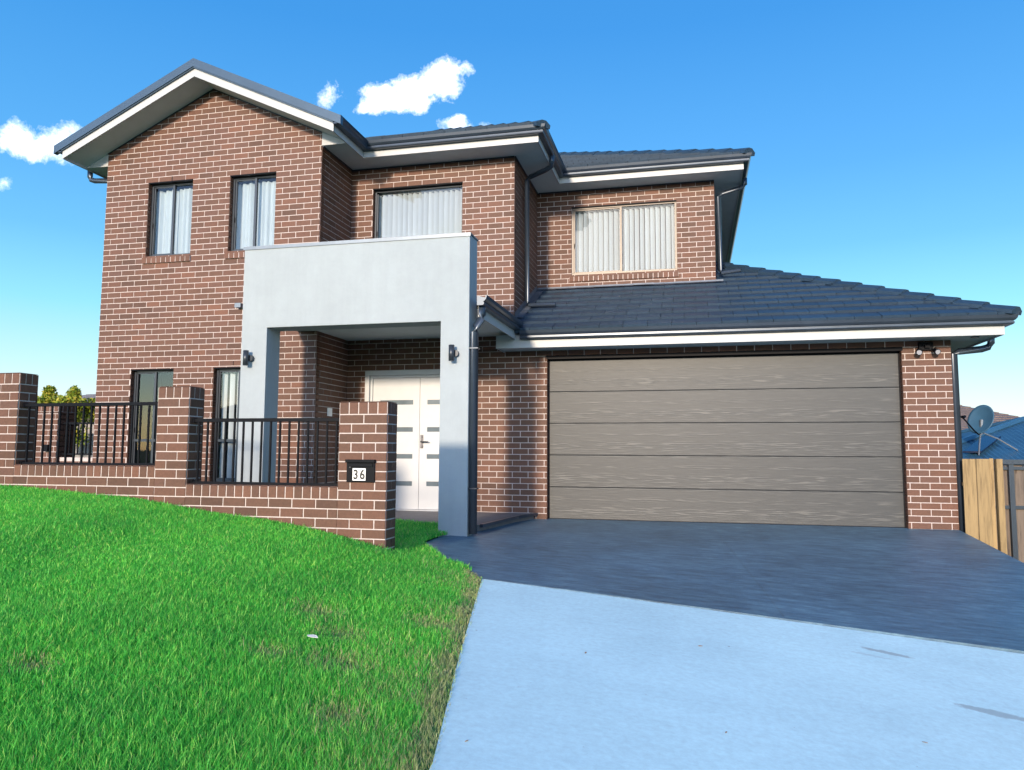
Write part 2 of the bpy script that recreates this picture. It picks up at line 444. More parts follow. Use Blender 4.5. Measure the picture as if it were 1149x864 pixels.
# head flashings (dark steel lintel edges) over the openings
for a, b, yw, d, h_ in [(q[0], q[1], YA, q[3], .012) for q in WA]+[(WB[0][0], WB[0][1], YB, 60*C, .012), (WC[0][0], WC[0][1], YC, WC[0][3], .012), (GH[0]-.01, GH[1]+.01, YE, GH[3], .045)]:
    w = MB(); w.box(a, b, yw-.008, yw+(.10 if yw == YE else .02 if yw == YC else .07), d-h_, d+.004); w.build('lintel_strip', 'black', house)

# ------------------------------------------------------------------ windows
def window(x0, x1, y, z0, z1, fmat, cover, rec=.075, split=.5, dark_inside=False, label=None, transom=None, sill=True, parted=False):
    f = .035; d0, d1 = y+rec, y+rec+.05
    m = MB()
    m.box(x0, x1, d0, d1, z0, z0+f); m.box(x0, x1, d0, d1, z1-f, z1)
    m.box(x0, x0+f, d0, d1, z0+f, z1-f); m.box(x1-f, x1, d0, d1, z0+f, z1-f)
    xm = x0+(x1-x0)*split
    m.box(xm-.018, xm+.018, d0+.002, d1, z0+f, z1-f)
    # sliding sash outline on the left light
    g = .022
    m.box(x0+f, xm-.018, d0+.018, d1-.004, z0+f, z0+f+g); m.box(x0+f, xm-.018, d0+.018, d1-.004, z1-f-g, z1-f)
    m.box(x0+f, x0+f+g, d0+.018, d1-.004, z0+f+g, z1-f-g)
    if transom: m.box(x0+f+.001, x1-f-.001, d0+.006, d1-.006, transom-.02, transom+.02)
    win = m.build('window', fmat, house, bevel=.002)
    if label: win['label'] = label
    m = MB(); m.box(x0+f, xm-.018, d0+.03, d0+.034, z0+f, z1-f); m.build('pane', 'glass', win)
    m = MB(); m.box(xm+.018, x1-f, d0+.022, d0+.026, z0+f, z1-f); m.build('pane', 'glass', win)
    m = MB(); m.box(x0+f+.004, x0+f+.014, d0+.006, d0+.018, (z0+z1)/2-.12, (z0+z1)/2-.04); m.build('latch', 'black', win)
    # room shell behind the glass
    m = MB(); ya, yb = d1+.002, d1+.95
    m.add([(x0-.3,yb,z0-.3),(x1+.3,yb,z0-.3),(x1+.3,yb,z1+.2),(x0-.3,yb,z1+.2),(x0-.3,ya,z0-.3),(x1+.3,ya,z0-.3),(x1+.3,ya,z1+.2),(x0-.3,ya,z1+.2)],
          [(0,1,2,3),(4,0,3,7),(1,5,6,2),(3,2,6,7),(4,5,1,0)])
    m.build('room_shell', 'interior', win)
    m = MB(); yb = d1+.07
    if cover in ('vertical', 'open'):
        n = int((x1-x0)/(.085 if cover == 'vertical' else .115)); p = (x1-x0-.02)/n
        for i in range(n):
            cx = x0+.01+p*(i+.5); a = R((47 if cover == 'vertical' else 30)+random.uniform(-4, 4)); h = .052 if cover == 'vertical' else .036
            seg = []
            for t in (-1, -.5, 0, .5, 1):
                seg.append((cx+h*t*math.cos(a), yb+h*t*math.sin(a)-.006*(1-t*t)))
            vs = [(u, v, z0+.01) for u, v in seg]+[(u, v, z1-.05-random.uniform(0, .004)) for u, v in seg]
            m.add(vs, [(k, k+1, k+6, k+5) for k in range(4)])
        m.box(x0+.01, x1-.01, yb-.03, yb+.03, z1-.05, z1-.01)
        m.build('blind', 'blind', win, smooth=True)
    elif cover == 'curtain':
        spans = [(x0+.005, x1-.005)] if not parted else [(x0+.005, x0+(x1-x0)*.30), (x0+(x1-x0)*.42, x1-.005)]
        for (a, b) in spans:
            n = 60; seg = []
            ph = random.random()*6
            for i in range(n+1):
                t = i/n; x = a+(b-a)*t
                seg.append((x, yb+.016*math.sin(x*62+ph+1.5*math.sin(x*9))+.01*math.sin(x*23)))
            k = n+1; vs = [(u, v, z0+.01) for u, v in seg]+[(u, yb+(v-yb)*1.3, z1-.06-.008*abs(math.sin(u*55))) for u, v in seg]
            m.add(vs, [(i, i+1, i+1+k, i+k) for i in range(n)])
        m.build('curtain', 'curtain', win, smooth=True)
    elif cover == 'edge':      # a strip of curtain at each side of a dark room
        for (a, b) in [(x0+.06, x0+.12)]:
            n = 16; seg = [(a+(b-a)*i/n, yb+.014*math.sin(i*1.7)) for i in range(n+1)]
            k = n+1; vs = [(u, v, z0+.01) for u, v in seg]+[(u, v, z1-.05) for u, v in seg]
            m.add(vs, [(i, i+1, i+1+k, i+k) for i in range(n)])
        m.build('curtain', 'curtain', win, smooth=True)
    if sill:
        m = MB(); a, b = x0-.04, x1+.02; n = round((b-a)/.084); q = (b-a)/n
        for i in range(n):
            u0, u1 = a+i*q+.006, a+(i+1)*q-.006; z = z0
            # sloped brick-on-edge
            yo = y-.030+random.uniform(-.0015, .0015)
            m.add([(u0,yo,z-.118),(u1,yo,z-.118),(u1,y+.075,z-.10),(u0,y+.075,z-.10),(u0,yo-.004,z-.028),(u1,yo-.004,z-.028),(u1,y+.075,z-.003),(u0,y+.075,z-.003)],
                  [(0,3,2,1),(4,5,6,7),(0,1,5,4),(1,2,6,5),(2,3,7,6),(3,0,4,7)], 0)
        m.box(a+.003, b-.003, y-.0275, y+.07, z0-.114, z0-.034, 1)
        m.build('sill', MB3, win)
    return win
window(*WA[0][:2], YA, *WA[0][2:], 'frame_dark', 'curtain')
window(*WA[1][:2], YA, *WA[1][2:], 'frame_dark', 'curtain')
window(*WA[2][:2], YA, *WA[2][2:], 'frame_dark', 'none', transom=1.13, sill=False)
window(*WA[3][:2], YA, *WA[3][2:], 'frame_dark', 'open', transom=1.13, sill=False)
window(*WB[0][:2], YB, *WB[0][2:], 'frame_dark', 'vertical', split=.012)
window(*WC[0][:2], YC, *WC[0][2:], 'frame_bronze', 'vertical', rec=.025, split=.475)

# ------------------------------------------------------------------ front door
y = YB
m = MB(); fx0, fx1, fz1 = -4.99, -3.20, 2.236
m.box(fx0, fx0+.075, y-.02, y+.10, .10, fz1-.075); m.box(fx1-.075, fx1, y-.02, y+.10, .10, fz1-.075); m.box(fx0, fx1, y-.02, y+.10, fz1-.075, fz1)
m.box(fx0+.075, fx0+.115, y+.02, y+.10, .10, fz1-.115); m.box(fx1-.115, fx1-.075, y+.02, y+.10, .10, fz1-.115); m.box(fx0+.075, fx1-.075, y+.02, y+.10, fz1-.115, fz1-.075)
m.box(fx0, fx1, y-.03, y+.09, .085, .10+.001)
fd = m.build('front_door', 'door', house, bevel=.004)
zc = [(1.702, 1.774), (1.282, 1.354), (.870, .941), (.456, .527)]
for s, (a, b) in ((0, (-4.872, -4.098)), (1, (-4.092, -3.318))):
    hs = (a+.12, b-.105) if s == 0 else (a+.12, b-.12)
    m = MB(); yy0, yy1 = y+.04, y+.08
    zs = [.105]+[v for p in sorted(zc) for v in p]+[2.118]
    m.box(a, hs[0], yy0, yy1, .105, 2.118); m.box(hs[1], b, yy0, yy1, .105, 2.118)
    for i in range(0, len(zs), 2): m.box(hs[0], hs[1], yy0, yy1, zs[i], zs[i+1])
    m.build('door_leaf', 'door', fd)
    for c, d in zc:
        m = MB(); m.box(hs[0], hs[1], yy0+.008, yy1-.008, c, d)
        m.build('glass_strip', 'glass_strip', fd)
m = MB(); m.box(-4.075, -4.03, y+.030, y+.040, 1.03, 1.235); m.tube([(-4.052, y+.03, 1.13), (-4.052, y-.015, 1.13), (-4.03, y-.02, 1.13), (-3.93, y-.02, 1.128)], .010, 8)
m.tube([(-4.052, y+.03, 1.21), (-4.052, y+.015, 1.21)], .016, 10); m.tube([(-4.052, y+.03, 1.055), (-4.052, y+.012, 1.055)], .016, 10)
m.build('handle', 'chrome', fd)
m = MB(); m.box(fx0+.05, fx1-.05, y-.05, y+.04, .062, .083); m.build('threshold', 'frame_dark', fd)

# ------------------------------------------------------------------ garage door
gy = YE+.12
m = MB(); m.box(GH[0], GH[0]+.022, gy-.005, gy+.05, -.02, 2.37); m.box(GH[1]-.022, GH[1], gy-.005, gy+.05, -.02, 2.37); m.box(GH[0], GH[1], gy-.005, gy+.05, 2.352, 2.40)
gd = m.build('garage_door', 'black', house)
ph = 2.352/5
for i in range(5):
    m = MB(); z0, z1 = i*ph+.0025, (i+1)*ph-.002; x0, x1 = GH[0]+.022, GH[1]-.022
    ch = .005
    prof = [(gy+.045, z0), (gy+ch, z0), (gy, z0+ch), (gy, z1-ch), (gy+ch, z1), (gy+.045, z1)]
    m.prism([(x0, a, b) for a, b in prof], (x1-x0, 0, 0))
    m.build('door_panel', 'garage', gd, recalc=True)
m = MB(); m.box(GH[0], GH[1], gy+.008, gy+.03, 0.0, 2.36); m.build('panel_joint', 'black', gd)
m = MB(); m.box(GH[0]+.02, GH[1]-.02, gy-.004, gy+.03, -.02, .012); m.build('bottom_seal', 'black', gd)
m = MB(); m.box(GH[0]-.1, GH[1]+.1, gy+.06, gy+.07, -.2, 2.5); m.build('garage_lining', 'interior', gd)

# ------------------------------------------------------------------ fascia, gutters, soffits
QUAD = [(0, -.005), (0, -.118), (.070, -.118), (.082, -.110), (.086, -.096), (.086, -.086), (.078, -.080), (.078, -.072),
        (.092, -.066), (.112, -.040), (.120, -.008), (.122, 0), (.112, 0), (.104, -.010), (.100, -.03)]
FB = 5.48
FA = [(0, 0), (-.02, 0), (-.02, .17), (0, .17)]
def fascia(path, z, name='fascia', **k):
    m = MB(); m.sweep([(x, y, z) for x, y in path], FA); return m.build(name, 'cream', house, recalc=True)
def gutter(path, z, **k):
    m = MB(); m.sweep([(x, y, z) for x, y in path], QUAD)
    # dark joint line under the trough
    return m.build('gutter', 'gutter', house, recalc=True)
FX = dict(al=-9.467, ar=-4.875, g=9.43, b=10.43, br=-2.13, c=12.20, cr=.84)
GT = FB+.215     # gutter top
fascia([(FX['al'], 20.2), (FX['al'], FX['g'])], FB)
gutter([(FX['al'], 20.2), (FX['al'], FX['g']-.03)], GT)
p2 = [(FX['ar'], FX['g']), (FX['ar'], FX['b']), (FX['br'], FX['b']), (FX['br'], FX['c']), (FX['cr'], FX['c']), (FX['cr'], 20.2)]
fascia(p2, FB); gutter([(FX['ar'], FX['g']-.03)]+p2[1:], GT)
m = MB(); e = .012
for a, b, c, d in [(XA1, FX['ar']-.021, YA+.01, YB), (FX['ar']-.021, FX['br']-.021, FX['b']+.021, YB), (XB1, FX['br']-.021, YB, FX['c']+.021),
                   (XB1, FX['cr']-.021, FX['c']+.021, YC), (XC1, FX['cr']-.021, YC, 20.2), (FX['al']+.021, XA0, YA+.01, 20.2)]:
    m.box(a, b, c, d, SOF, SOF+e)
m.build('soffit', 'soffit', house)
# frieze moulds where soffit meets brick (thin dark trims)
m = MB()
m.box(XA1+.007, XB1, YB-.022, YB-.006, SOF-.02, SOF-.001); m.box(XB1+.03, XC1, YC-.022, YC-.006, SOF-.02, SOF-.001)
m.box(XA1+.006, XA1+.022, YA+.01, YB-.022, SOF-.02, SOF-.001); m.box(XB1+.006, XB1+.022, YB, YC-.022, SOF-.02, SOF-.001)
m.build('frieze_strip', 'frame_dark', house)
# gable: raking fascia, soffit, barge
def rake(x, base): return base+PITCH*(2.297-abs(x+7.171))
m = MB()
xs = (FX['al'], -7.171, FX['ar'])
def rake_band(m, y0, y1, zb, zt, x0=xs[0], x1=xs[2], base=FB):
    for a, b in ((x0, -7.171), (-7.171, x1)):
        za, zb_ = rake(a, base), rake(b, base)
        m.prism([(a, y0, za+zb), (b, y0, zb_+zb), (b, y0, zb_+zt), (a, y0, za+zt)], (0, y1-y0, 0))
rake_band(m, FX['g']-.001, FX['g']+.022, 0, .135)
m.build('raking_fascia', 'cream', house)
m = MB(); rake_band(m, FX['g']-.045, FX['g']+.03, .1352, .262, xs[0]-.125, xs[2]+.125, FB)
rake_band(m, FX['g']-.030, FX['g']-.0012, .118, .135, xs[0]-.02, xs[2]+.02)
m.build('barge_cap', 'barge', house)
m = MB(); rake_band(m, FX['g']+.0225, YA-.001, .031, .043, xs[0]+.001, xs[2]-.001); m.build('raking_soffit', 'soffit', house)
for sgn, xw, xe in ((1, XA1, FX['ar']), (-1, XA0, FX['al'])):
    m = MB()
    m.prism([(xw, YA-.004, SOF), (xe-.001*sgn, YA-.004, SOF), (xe-.001*sgn, YA-.004, rake(xe, FB)+.030), (xw, YA-.004, rake(xw, FB)+.030)], (0, .014, 0))
    m.build('boxed_eave', 'cream', house)
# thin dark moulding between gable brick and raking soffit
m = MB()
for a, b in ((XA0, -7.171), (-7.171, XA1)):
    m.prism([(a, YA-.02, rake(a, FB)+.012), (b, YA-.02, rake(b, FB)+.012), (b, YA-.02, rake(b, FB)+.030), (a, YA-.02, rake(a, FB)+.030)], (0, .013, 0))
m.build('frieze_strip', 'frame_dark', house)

# garage eaves
GF = 2.475; GGT = GF+.215+.02
gp = [(-2.77, YE-.007), (-2.77, 10.52), (3.80, 10.52), (3.80, 17.4)]
m = MB(); m.sweep([(x, y, GF) for x, y in gp], [(0, 0), (-.02, 0), (-.02, .19), (0, .19)]); m.build('fascia', 'cream', house, recalc=True)
gutter([(-2.40, 10.52), (3.80, 10.52), (3.80, 17.4)], GGT)
m = MB(); m.box(-2.77, 3.779, 10.541, YE, 29*C, 29*C+.012); m.box(XE3, 3.779, YE, 17.4, 29*C, 29*C+.012); m.build('soffit', 'soffit', house)
# porch eave on the right of the portico
PX = -2.475
m = MB(); m.sweep([(PX, 8.62, 2.60), (PX, 10.5, 2.60)], [(0, 0), (-.02, 0), (-.02, .15), (0, .15)]); m.build('fascia', 'cream', house, recalc=True)
m = MB(); m.sweep([(PX, 8.50, 2.835), (PX, 10.5, 2.835)], QUAD); m.build('gutter', 'gutter', house, recalc=True)
m = MB(); m.box(-5.60, PX-.021, YP+.33, YA-.008, 2.72, 2.735); m.box(XA1, PX-.021, YA-.008, YB-.006, 2.72, 2.735); m.build('porch_ceiling', 'soffit', house)
m = MB(); m.prism([(-5.60, YP+.32, 3.05), (PX+.03, YP+.32, 2.82), (PX+.03, YP+.32, 2.79), (-5.60, YP+.32, 3.01)], (0, YA-.01-YP-.32, 0))
m.prism([(XA1+.01, YA-.01, 3.026), (PX+.03, YA-.01, 2.82), (PX+.03, YA-.01, 2.79), (XA1+.01, YA-.01, 2.986)], (0, YB-YA, 0)); m.build('porch_roof', 'barge', house)

# ------------------------------------------------------------------ roofs
def tiled(mb, o, u, v, poly, gauge=.33, width=.33, thick=.036, lift=.010):
    """tiles over a convex polygon (u,v metres from o); u along eave, v up the slope."""
    o = Vector(o); u = Vector(u).normalized(); v = Vector(v).normalized(); n = u.cross(v).normalized()
    if n.z < 0: n = -n
    if area(poly) < 0: poly = poly[::-1]
    mb.prism([o+u*a+v*b-n*.03 for a, b in poly], n*.03, 0)
    us = [p[0] for p in poly]; vs = [p[1] for p in poly]
    r = int(math.floor(min(vs)/gauge))
    while r*gauge < max(vs):
        v0 = r*gauge; a = math.floor(min(us)/width)*width-(width/2 if r % 2 else 0)
        while a < max(us):
            q = clip([(a+.003, v0), (a+width-.003, v0), (a+width-.003, v0+gauge+.03), (a+.003, v0+gauge+.03)], poly)
            a += width
            if not q or abs(area(q)) < .002: continue
            j = random.uniform(-.0025, .0025)
            h = lambda vv: lift+j+thick*(1-(vv-v0)/(gauge+.03))
            lo = [o+u*x+v*y-n*.001 for x, y in q]; hi = [o+u*x+v*y+n*h(y) for x, y in q]
            k = len(q)
            mb.frustum(lo, hi, 0)
        r += 1
def caps(mb, p0, p1, width=.12, pitch=PITCH*.7, L0=.40, step=.025):
    p0 = Vector(p0); p1 = Vector(p1); d = (p1-p0); ln = d.length; d.normalize()
    s = d.cross(Vector((0, 0, 1))).normalized(); up = s.cross(d).normalized()
    n = max(1, round(ln/L0)); l = ln/n
    for i in range(n):
        a = p0+d*(i*l-.03); b = p0+d*((i+1)*l)
        for k, (q, hh) in enumerate(((a, .045+step), (b, .045))):
            pass
        def ring(q, h):
            return [q-s*width-up*(width*pitch)+up*(h-.05), q-s*width-up*(width*pitch)+up*h, q-s*.035+up*(h+.012), q+s*.035+up*(h+.012), q+s*width-up*(width*pitch)+up*h, q+s*width-up*(width*pitch)+up*(h-.05)]
        A = ring(a, .04+step); B = ring(b, .04)
        k = 6
        mb.add(A+B, [tuple(range(k)), tuple(range(2*k-1, k-1, -1))]+[(j, (j+1)%k, (j+1)%k+k, j+k) for j in range(k)])
sl = math.sqrt(1+PITCH**2)
def hipfront(mb, x0, x1, y0, z0, d, left_hip, right_hip, ridge_dy=None):
    """front-facing plane from eave (x0..x1,y0,z0) rising +y; plan depth d."""
    a = (x0+(d if left_hip else 0)); b = (x1-(d if right_hip else 0))
    poly = [(0, 0), (x1-x0, 0), (b-x0, d*sl), (a-x0, d*sl)]
    if b-a < .01: poly = [(0, 0), (x1-x0, 0), ((a+b)/2-x0, d*sl)]
    tiled(mb, (x0, y0, z0), (1, 0, 0), (0, 1, PITCH), poly)
ZE = 5.665
# main body: x -9.55..0.93, y 12.12..20.2
X0, X1, Y0, Y1 = -9.56, .93, 12.12, 20.3
D = (Y1-Y0)/2
m = MB()
hipfront(m, X0, X1, Y0, ZE+.03, D, True, True)
tiled(m, (X1, Y0, ZE+.03), (0, 1, 0), (-1, 0, PITCH), [(0, 0), (Y1-Y0, 0), (D, D*sl)])
tiled(m, (X0, Y1, ZE+.03), (0, -1, 0), (1, 0, PITCH), [(0, 0), (Y1-Y0, 0), (D, D*sl)])
tiled(m, (X1, Y1, ZE+.03), (-1, 0, 0), (0, -1, PITCH), [(0, 0), (X1-X0, 0), (X1-X0-D, D*sl), (D, D*sl)])
# centre block, front eave at y 10.35
bx0, bx1, by0 = -7.17, -2.04, 10.34
tiled(m, (bx0, by0, ZE+.035), (1, 0, 0), (0, 1, PITCH), [(0, 0), (bx1-bx0, 0), (bx1-bx0-2.6, 2.6*sl), (0, 2.6*sl)])
tiled(m, (bx1, by0, ZE+.035), (0, 1, 0), (-1, 0, PITCH), [(0, 0), (4.5, 0), (4.5, 2.6*sl), (2.6, 2.6*sl)])
# gable block
gx0, gx1, gy0 = -9.56, -4.782, 9.415
half = (gx1-gx0)/2
tiled(m, (gx1, gy0, ZE-.045), (0, 1, 0), (-1, 0, PITCH), [(0, 0), (6, 0), (6, half*sl), (0, half*sl)])
tiled(m, (gx0, gy0+9, ZE-.045), (0, -1, 0), (1, 0, PITCH), [(0, 0), (9, 0), (9, half*sl), (0, half*sl)])
rf = m.build('upper_roof', 'tile', house)
m = MB()
caps(m, (X1-.02, Y0+.02, ZE+.05), (X1-D, Y0+D, ZE+.05+D*PITCH)); caps(m, (X1-D, Y0+D, ZE+.05+D*PITCH), (X0+D, Y0+D, ZE+.05+D*PITCH))
m.build('ridge_cap', 'tile', rf)
m = MB(); caps(m, (bx1-.02, by0+.02, ZE+.02), (bx1-2.6, by0+2.6, ZE+.02+2.6*PITCH)); m.build('ridge_cap', 'tile', rf)
m = MB(); caps(m, (-7.171, gy0+.10, ZE+half*PITCH-.09), (-7.171, 15.5, ZE+half*PITCH-.09), L0=.42); m.build('ridge_cap', 'tile', rf)
# garage roof
m = MB(); zg = GGT-.005; ex0, ex1, ey0, ey1 = -2.42, 3.92, 10.42, 17.5
k1 = YC-ey0
tiled(m, (XC1, ey0, zg), (1, 0, 0), (0, 1, PITCH), [(-2.99, 0), (ex1-XC1, 0), (ex1-XC1-k1, k1*sl), (-2.99, k1*sl)])
dd = (ey1-ey0)/2
tiled(m, (XC1, ey0, zg), (1, 0, 0), (0, 1, PITCH), [(0.002, k1*sl+.001), (ex1-XC1-k1, k1*sl+.001), (.002, (ex1-XC1)*sl)])
tiled(m, (ex1, ey0, zg), (0, 1, 0), (-1, 0, PITCH), [(0, 0), (ey1-ey0, 0), (dd, dd*sl)])
tiled(m, (XC1+.3, YE-.4, zg+.27), (1, 0, 0), (0, 1, PITCH), [(-3.35, .02), (-3.30, .02), (-3.30, .03), (-3.35, .03)])
gr = m.build('garage_roof', 'tile', house)
m = MB(); caps(m, (ex1-.03, ey0+.03, zg+.03), (XC1+.02, ey0+ex1-XC1, zg+.03+(ex1-XC1)*PITCH), L0=.36, width=.115, step=.03); m.build('ridge_cap', 'tile', gr)
# lead flashing where the garage roof meets the walls
zc_ = zg+k1*PITCH
m = MB(); x = XB1+.01
while x < XC1+.1:
    x2 = min(x+.33, XC1+.12); j = random.uniform(0, .012)
    m.add([(x, YC-.008, zc_+.065+j*.5), (x2, YC-.008, zc_+.065+j*.5), (x2, YC-.012, zc_+.045), (x, YC-.012, zc_+.045),
           (x2, YC-.10, zc_+.004+j), (x, YC-.10, zc_+.008+j)], [(0, 3, 2, 1), (3, 5, 4, 2)]); x = x2
yq = 10.95
while yq < YC-.05:
    y2 = min(yq+.30, YC-.05); za, zb = zg+(yq-ey0)*PITCH, zg+(y2-ey0)*PITCH
    m.add([(XB1+.008, yq, za+.12), (XB1+.008, y2, zb+.12), (XB1+.015, y2, zb+.05), (XB1+.015, yq, za+.05), (XB1+.14, y2, zb+.045), (XB1+.14, yq, za+.045)],
          [(0, 1, 2, 3), (3, 2, 4, 5)]); yq = y2
m.build('flashing', 'lead', gr)

# ------------------------------------------------------------------ downpipes
def dpipe(pts, r=.045, brackets=(), spread=None):
    m = MB(); m.tube(pts, r, 12)
    o = m.build('downpipe', 'gutter', house, smooth=False)
    o.data.polygons.foreach_set('use_smooth', [len(p.vertices) == 4 for p in o.data.polygons])
    if spread:
        m = MB(); m.tube(spread, .032, 10); m.build('spreader', 'gutter', o)
    return o
# between centre block and right block
dpipe([(-2.075, 11.2, 5.56), (-2.075, 11.2, 5.47), (-2.09, 11.25, 5.42), (-2.2, 11.32, 5.39), (-2.46, 11.46, 5.36), (-2.53, 11.5, 5.32), (-2.53, 11.5, 3.36), (-2.50, 11.48, 3.30)], .04,
      spread=[(-2.50, 11.50, 3.29), (-2.06, 11.46, 3.275)])
dpipe([(.90, 12.85, 5.56), (.90, 12.85, 5.46), (.86, 12.85, 5.41), (.53, 12.85, 5.33), (.47, 12.85, 5.27), (.47, 12.85, 4.02), (.5, 12.83, 3.98)], .038,
      spread=[(.49, 12.82, 3.96), (.80, 12.80, 3.99)])
dpipe([(-9.52, 10.05, 5.55), (-9.52, 10.05, 5.42), (-9.49, 10.05, 5.37), (-9.42, 10.05, 5.345), (-9.16, 10.05, 5.325), (-9.10, 10.05, 5.28), (-9.10, 10.05, -.3)], .042)
dpipe([(3.86, 11.15, 2.55), (3.86, 11.15, 2.46), (3.82, 11.15, 2.40), (3.74, 11.14, 2.375), (3.45, 11.10, 2.345), (3.385, 11.08, 2.31), (3.385, 11.06, -.1)], .045)
dpipe([(-2.445, 8.62, 2.74), (-2.445, 8.62, 2.62), (-2.455, 8.60, 2.56), (-2.50, 8.56, 2.47), (-2.515, 8.555, 2.40), (-2.515, 8.555, .03)], .047)
for z in (.55, 2.2):
    m = MB(); m.box(-2.568, -2.462, 8.507, 8.606, z, z+.014); m.build('pipe_bracket', 'gutter', house)

# ------------------------------------------------------------------ portico
m = MB(); a0, a1, a2, a3 = -5.603, -5.245, -2.925, -2.570; t0, t1 = 2.54, 3.585; th = .32
m.prism([(a0, YP, -.1), (a1, YP, -.1), (a1, YP, t0), (a2, YP, t0), (a2, YP, -.1), (a3, YP, -.1), (a3, YP, t1), (a0, YP, t1)], (0, th, 0))
po = m.build('portico', 'render', house, bevel=.006)
m = MB(); m.box(a0-.012, a3+.012, YP-.012, YP+th+.012, t1, t1+.018); m.box(a0-.012, a3+.012, YP-.013, YP-.010, t1-.025, t1); m.build('parapet_cap', 'grey_metal', po)
for cx, cz in ((-5.477, 2.148), (-2.757, 2.142)):
    m = MB(); m.tube([(cx, YP-.085, cz-.095), (cx, YP-.085, cz+.095)], .034, 18)
    wl = m.build('wall_light', 'frame_dark', po); wl.data.polygons.foreach_set('use_smooth', [len(p.vertices) == 4 for p in wl.data.polygons])
    m = MB(); m.tube([(cx+.03, YP-.002, cz), (cx+.03, YP-.05, cz)], .04, 18); wl2 = m.build('light_bracket', 'frame_dark', po)
# intercom on the return wall, small vent stub, meter
m = MB(); m.box(XA1+.006, XA1+.03, 10.28, 10.39, 1.50, 1.62); m.tube([(XA1+.03, 10.335, 1.58), (XA1+.036, 10.335, 1.58)], .018, 12); m.build('intercom', 'white', house)
m = MB(); m.box(-6.60, -6.50, YA-.10, YA, 3.10, 3.165); m.build('vent_stub', 'grey_metal', house)
# security floodlight on the garage lintel
m = MB(); m.box(2.93, 3.10, 10.93, YE-.004, 2.36, 2.46); m.box(2.99, 3.05, 10.88, 10.93, 2.38, 2.42)
sl_ = m.build('security_light', 'black', house)
for dx in (-.095, .095):
    m = MB(); m.tube([(3.015+dx, 10.93, 2.35), (3.015+dx*1.15, 10.84, 2.315)], [.030, .040], 14); m.tube([(3.015+dx*.4, 10.95, 2.39), (3.015+dx, 10.93, 2.35)], .014, 8)
    m.build('lamp_head', 'black', sl_)
    m = MB(); m.tube([(3.015+dx*1.15, 10.842, 2.316), (3.015+dx*1.18, 10.834, 2.312)], .031, 14); m.build('lens', 'lamp', sl_)
m = MB(); m.tube([(3.55, 10.78, 29*C-.012), (3.55, 10.78, 29*C+.002)], .05, 18); m.build('downlight', 'frame_dark', house)
# porch floor and step
m = MB(); m.prism([(-5.3, YB-.006, -.2), (-5.3, 9.2, -.2), (-2.93, 9.2, -.2), (-2.60, 9.05, -.2), (-2.45, 10.4, -.2), (-2.30, YE-.006, -.2)], (0, 0, .285)); m.build('porch_floor', 'slab', house, recalc=True)
m = MB(); m.tube([(-2.56, 9.08, .075), (-2.41, 10.4, .075), (-2.26, 10.98, .075)], .028, 4, sq=True); m.build('step_nosing', 'gutter', house)

# ------------------------------------------------------------------ front fence
fence = thing('front_fence', (-5, YF, 0), 'low brick front fence with three piers and black metal railings across the lawn', 'fence')
def pier(x0, x1, top, zb, label=None, dep=.23):
    m = MB(); zr = top-.114
    zo = zr % C
    L_ = x1-x0
    hole = ()
    wall(m, (x0, YF), (1, 0), L_, zb, zr, th=dep, zoff=zo, phase=0)
    wall(m, (x1-.0005, YF+.006), (0, 1), dep-.012, zb, zr, th=.02, zoff=zo, phase=.0)
    wall(m, (x0+.0005, YF+dep-.006), (0, -1), dep-.012, zb, zr, th=.02, zoff=zo, phase=.0)
    wall(m, (x1, YF+dep), (-1, 0), L_, zb, zr, th=.02, zoff=zo)
    m.box(x0, x1, YF, YF+dep, zr, top-.004, 1)
    rowlock(m, (x0, YF), (1, 0), L_, zr, top, depth=dep)
    rowlock(m, (x1, YF), (0, 1), dep, zr, top); rowlock(m, (x0, YF+dep), (0, -1), dep, zr, top); rowlock(m, (x1, YF+dep), (-1, 0), L_, zr, top)
    return m.build('pier', MB3, fence)
def basewall(x0, x1, top, zb):
    m = MB(); zr = top-.114; zo = zr % C
    wall(m, (x0, YF), (1, 0), x1-x0, zb, zr, th=.22, zoff=zo, phase=.05)
    wall(m, (x1, YF+.22), (-1, 0), x1-x0, zb, zr, th=.02, zoff=zo, phase=.05)
    m.box(x0, x1, YF, YF+.22, zr, top-.004, 1)
    rowlock(m, (x0, YF), (1, 0), x1-x0, zr, top, depth=.22, pitch=.087)
    rowlock(m, (x1, YF+.22), (-1, 0), x1-x0, zr, top, pitch=.087)
    return m.build('base_wall', MB3, fence)
def railing(x0, x1, zt, zb, y, n, ybar=.012):
    m = MB(); m.box(x0, x1, y-.017, y+.017, zt-.030, zt+.004); m.box(x0, x1, y-.017, y+.017, zb-.012, zb+.018)
    rl = m.build('railing', 'black', fence, bevel=.002)
    for i in range(n):
        x = x0+(x1-x0)*(i+.6)/(n+.2)
        m = MB(); m.box(x-.008, x+.008, y-.008, y+.008, zb+.018, zt-.030); m.build('bar', 'black', rl)
    for x in (x0+.008, x1-.008):
        for z in (zt-.013, zb+.003): m = MB(); m.box(x-.010, x+.010, y-.024, y+.024, z-.024, z+.024); m.build('bracket', 'black', rl)
    return rl
F3a, F3b, F2a, F2b, F1b = -3.158, -2.688, -5.096, -4.746, -6.768
pier(F3a, F3b, 1.434, -.15); pier(F2a, F2b, 1.603, .05); pier(F1b-.47, F1b, 1.775, .3)
basewall(F2b+.0006, F3a-.0006, .660, -.1); basewall(F1b+.0006, F2a-.0006, .830, .1)
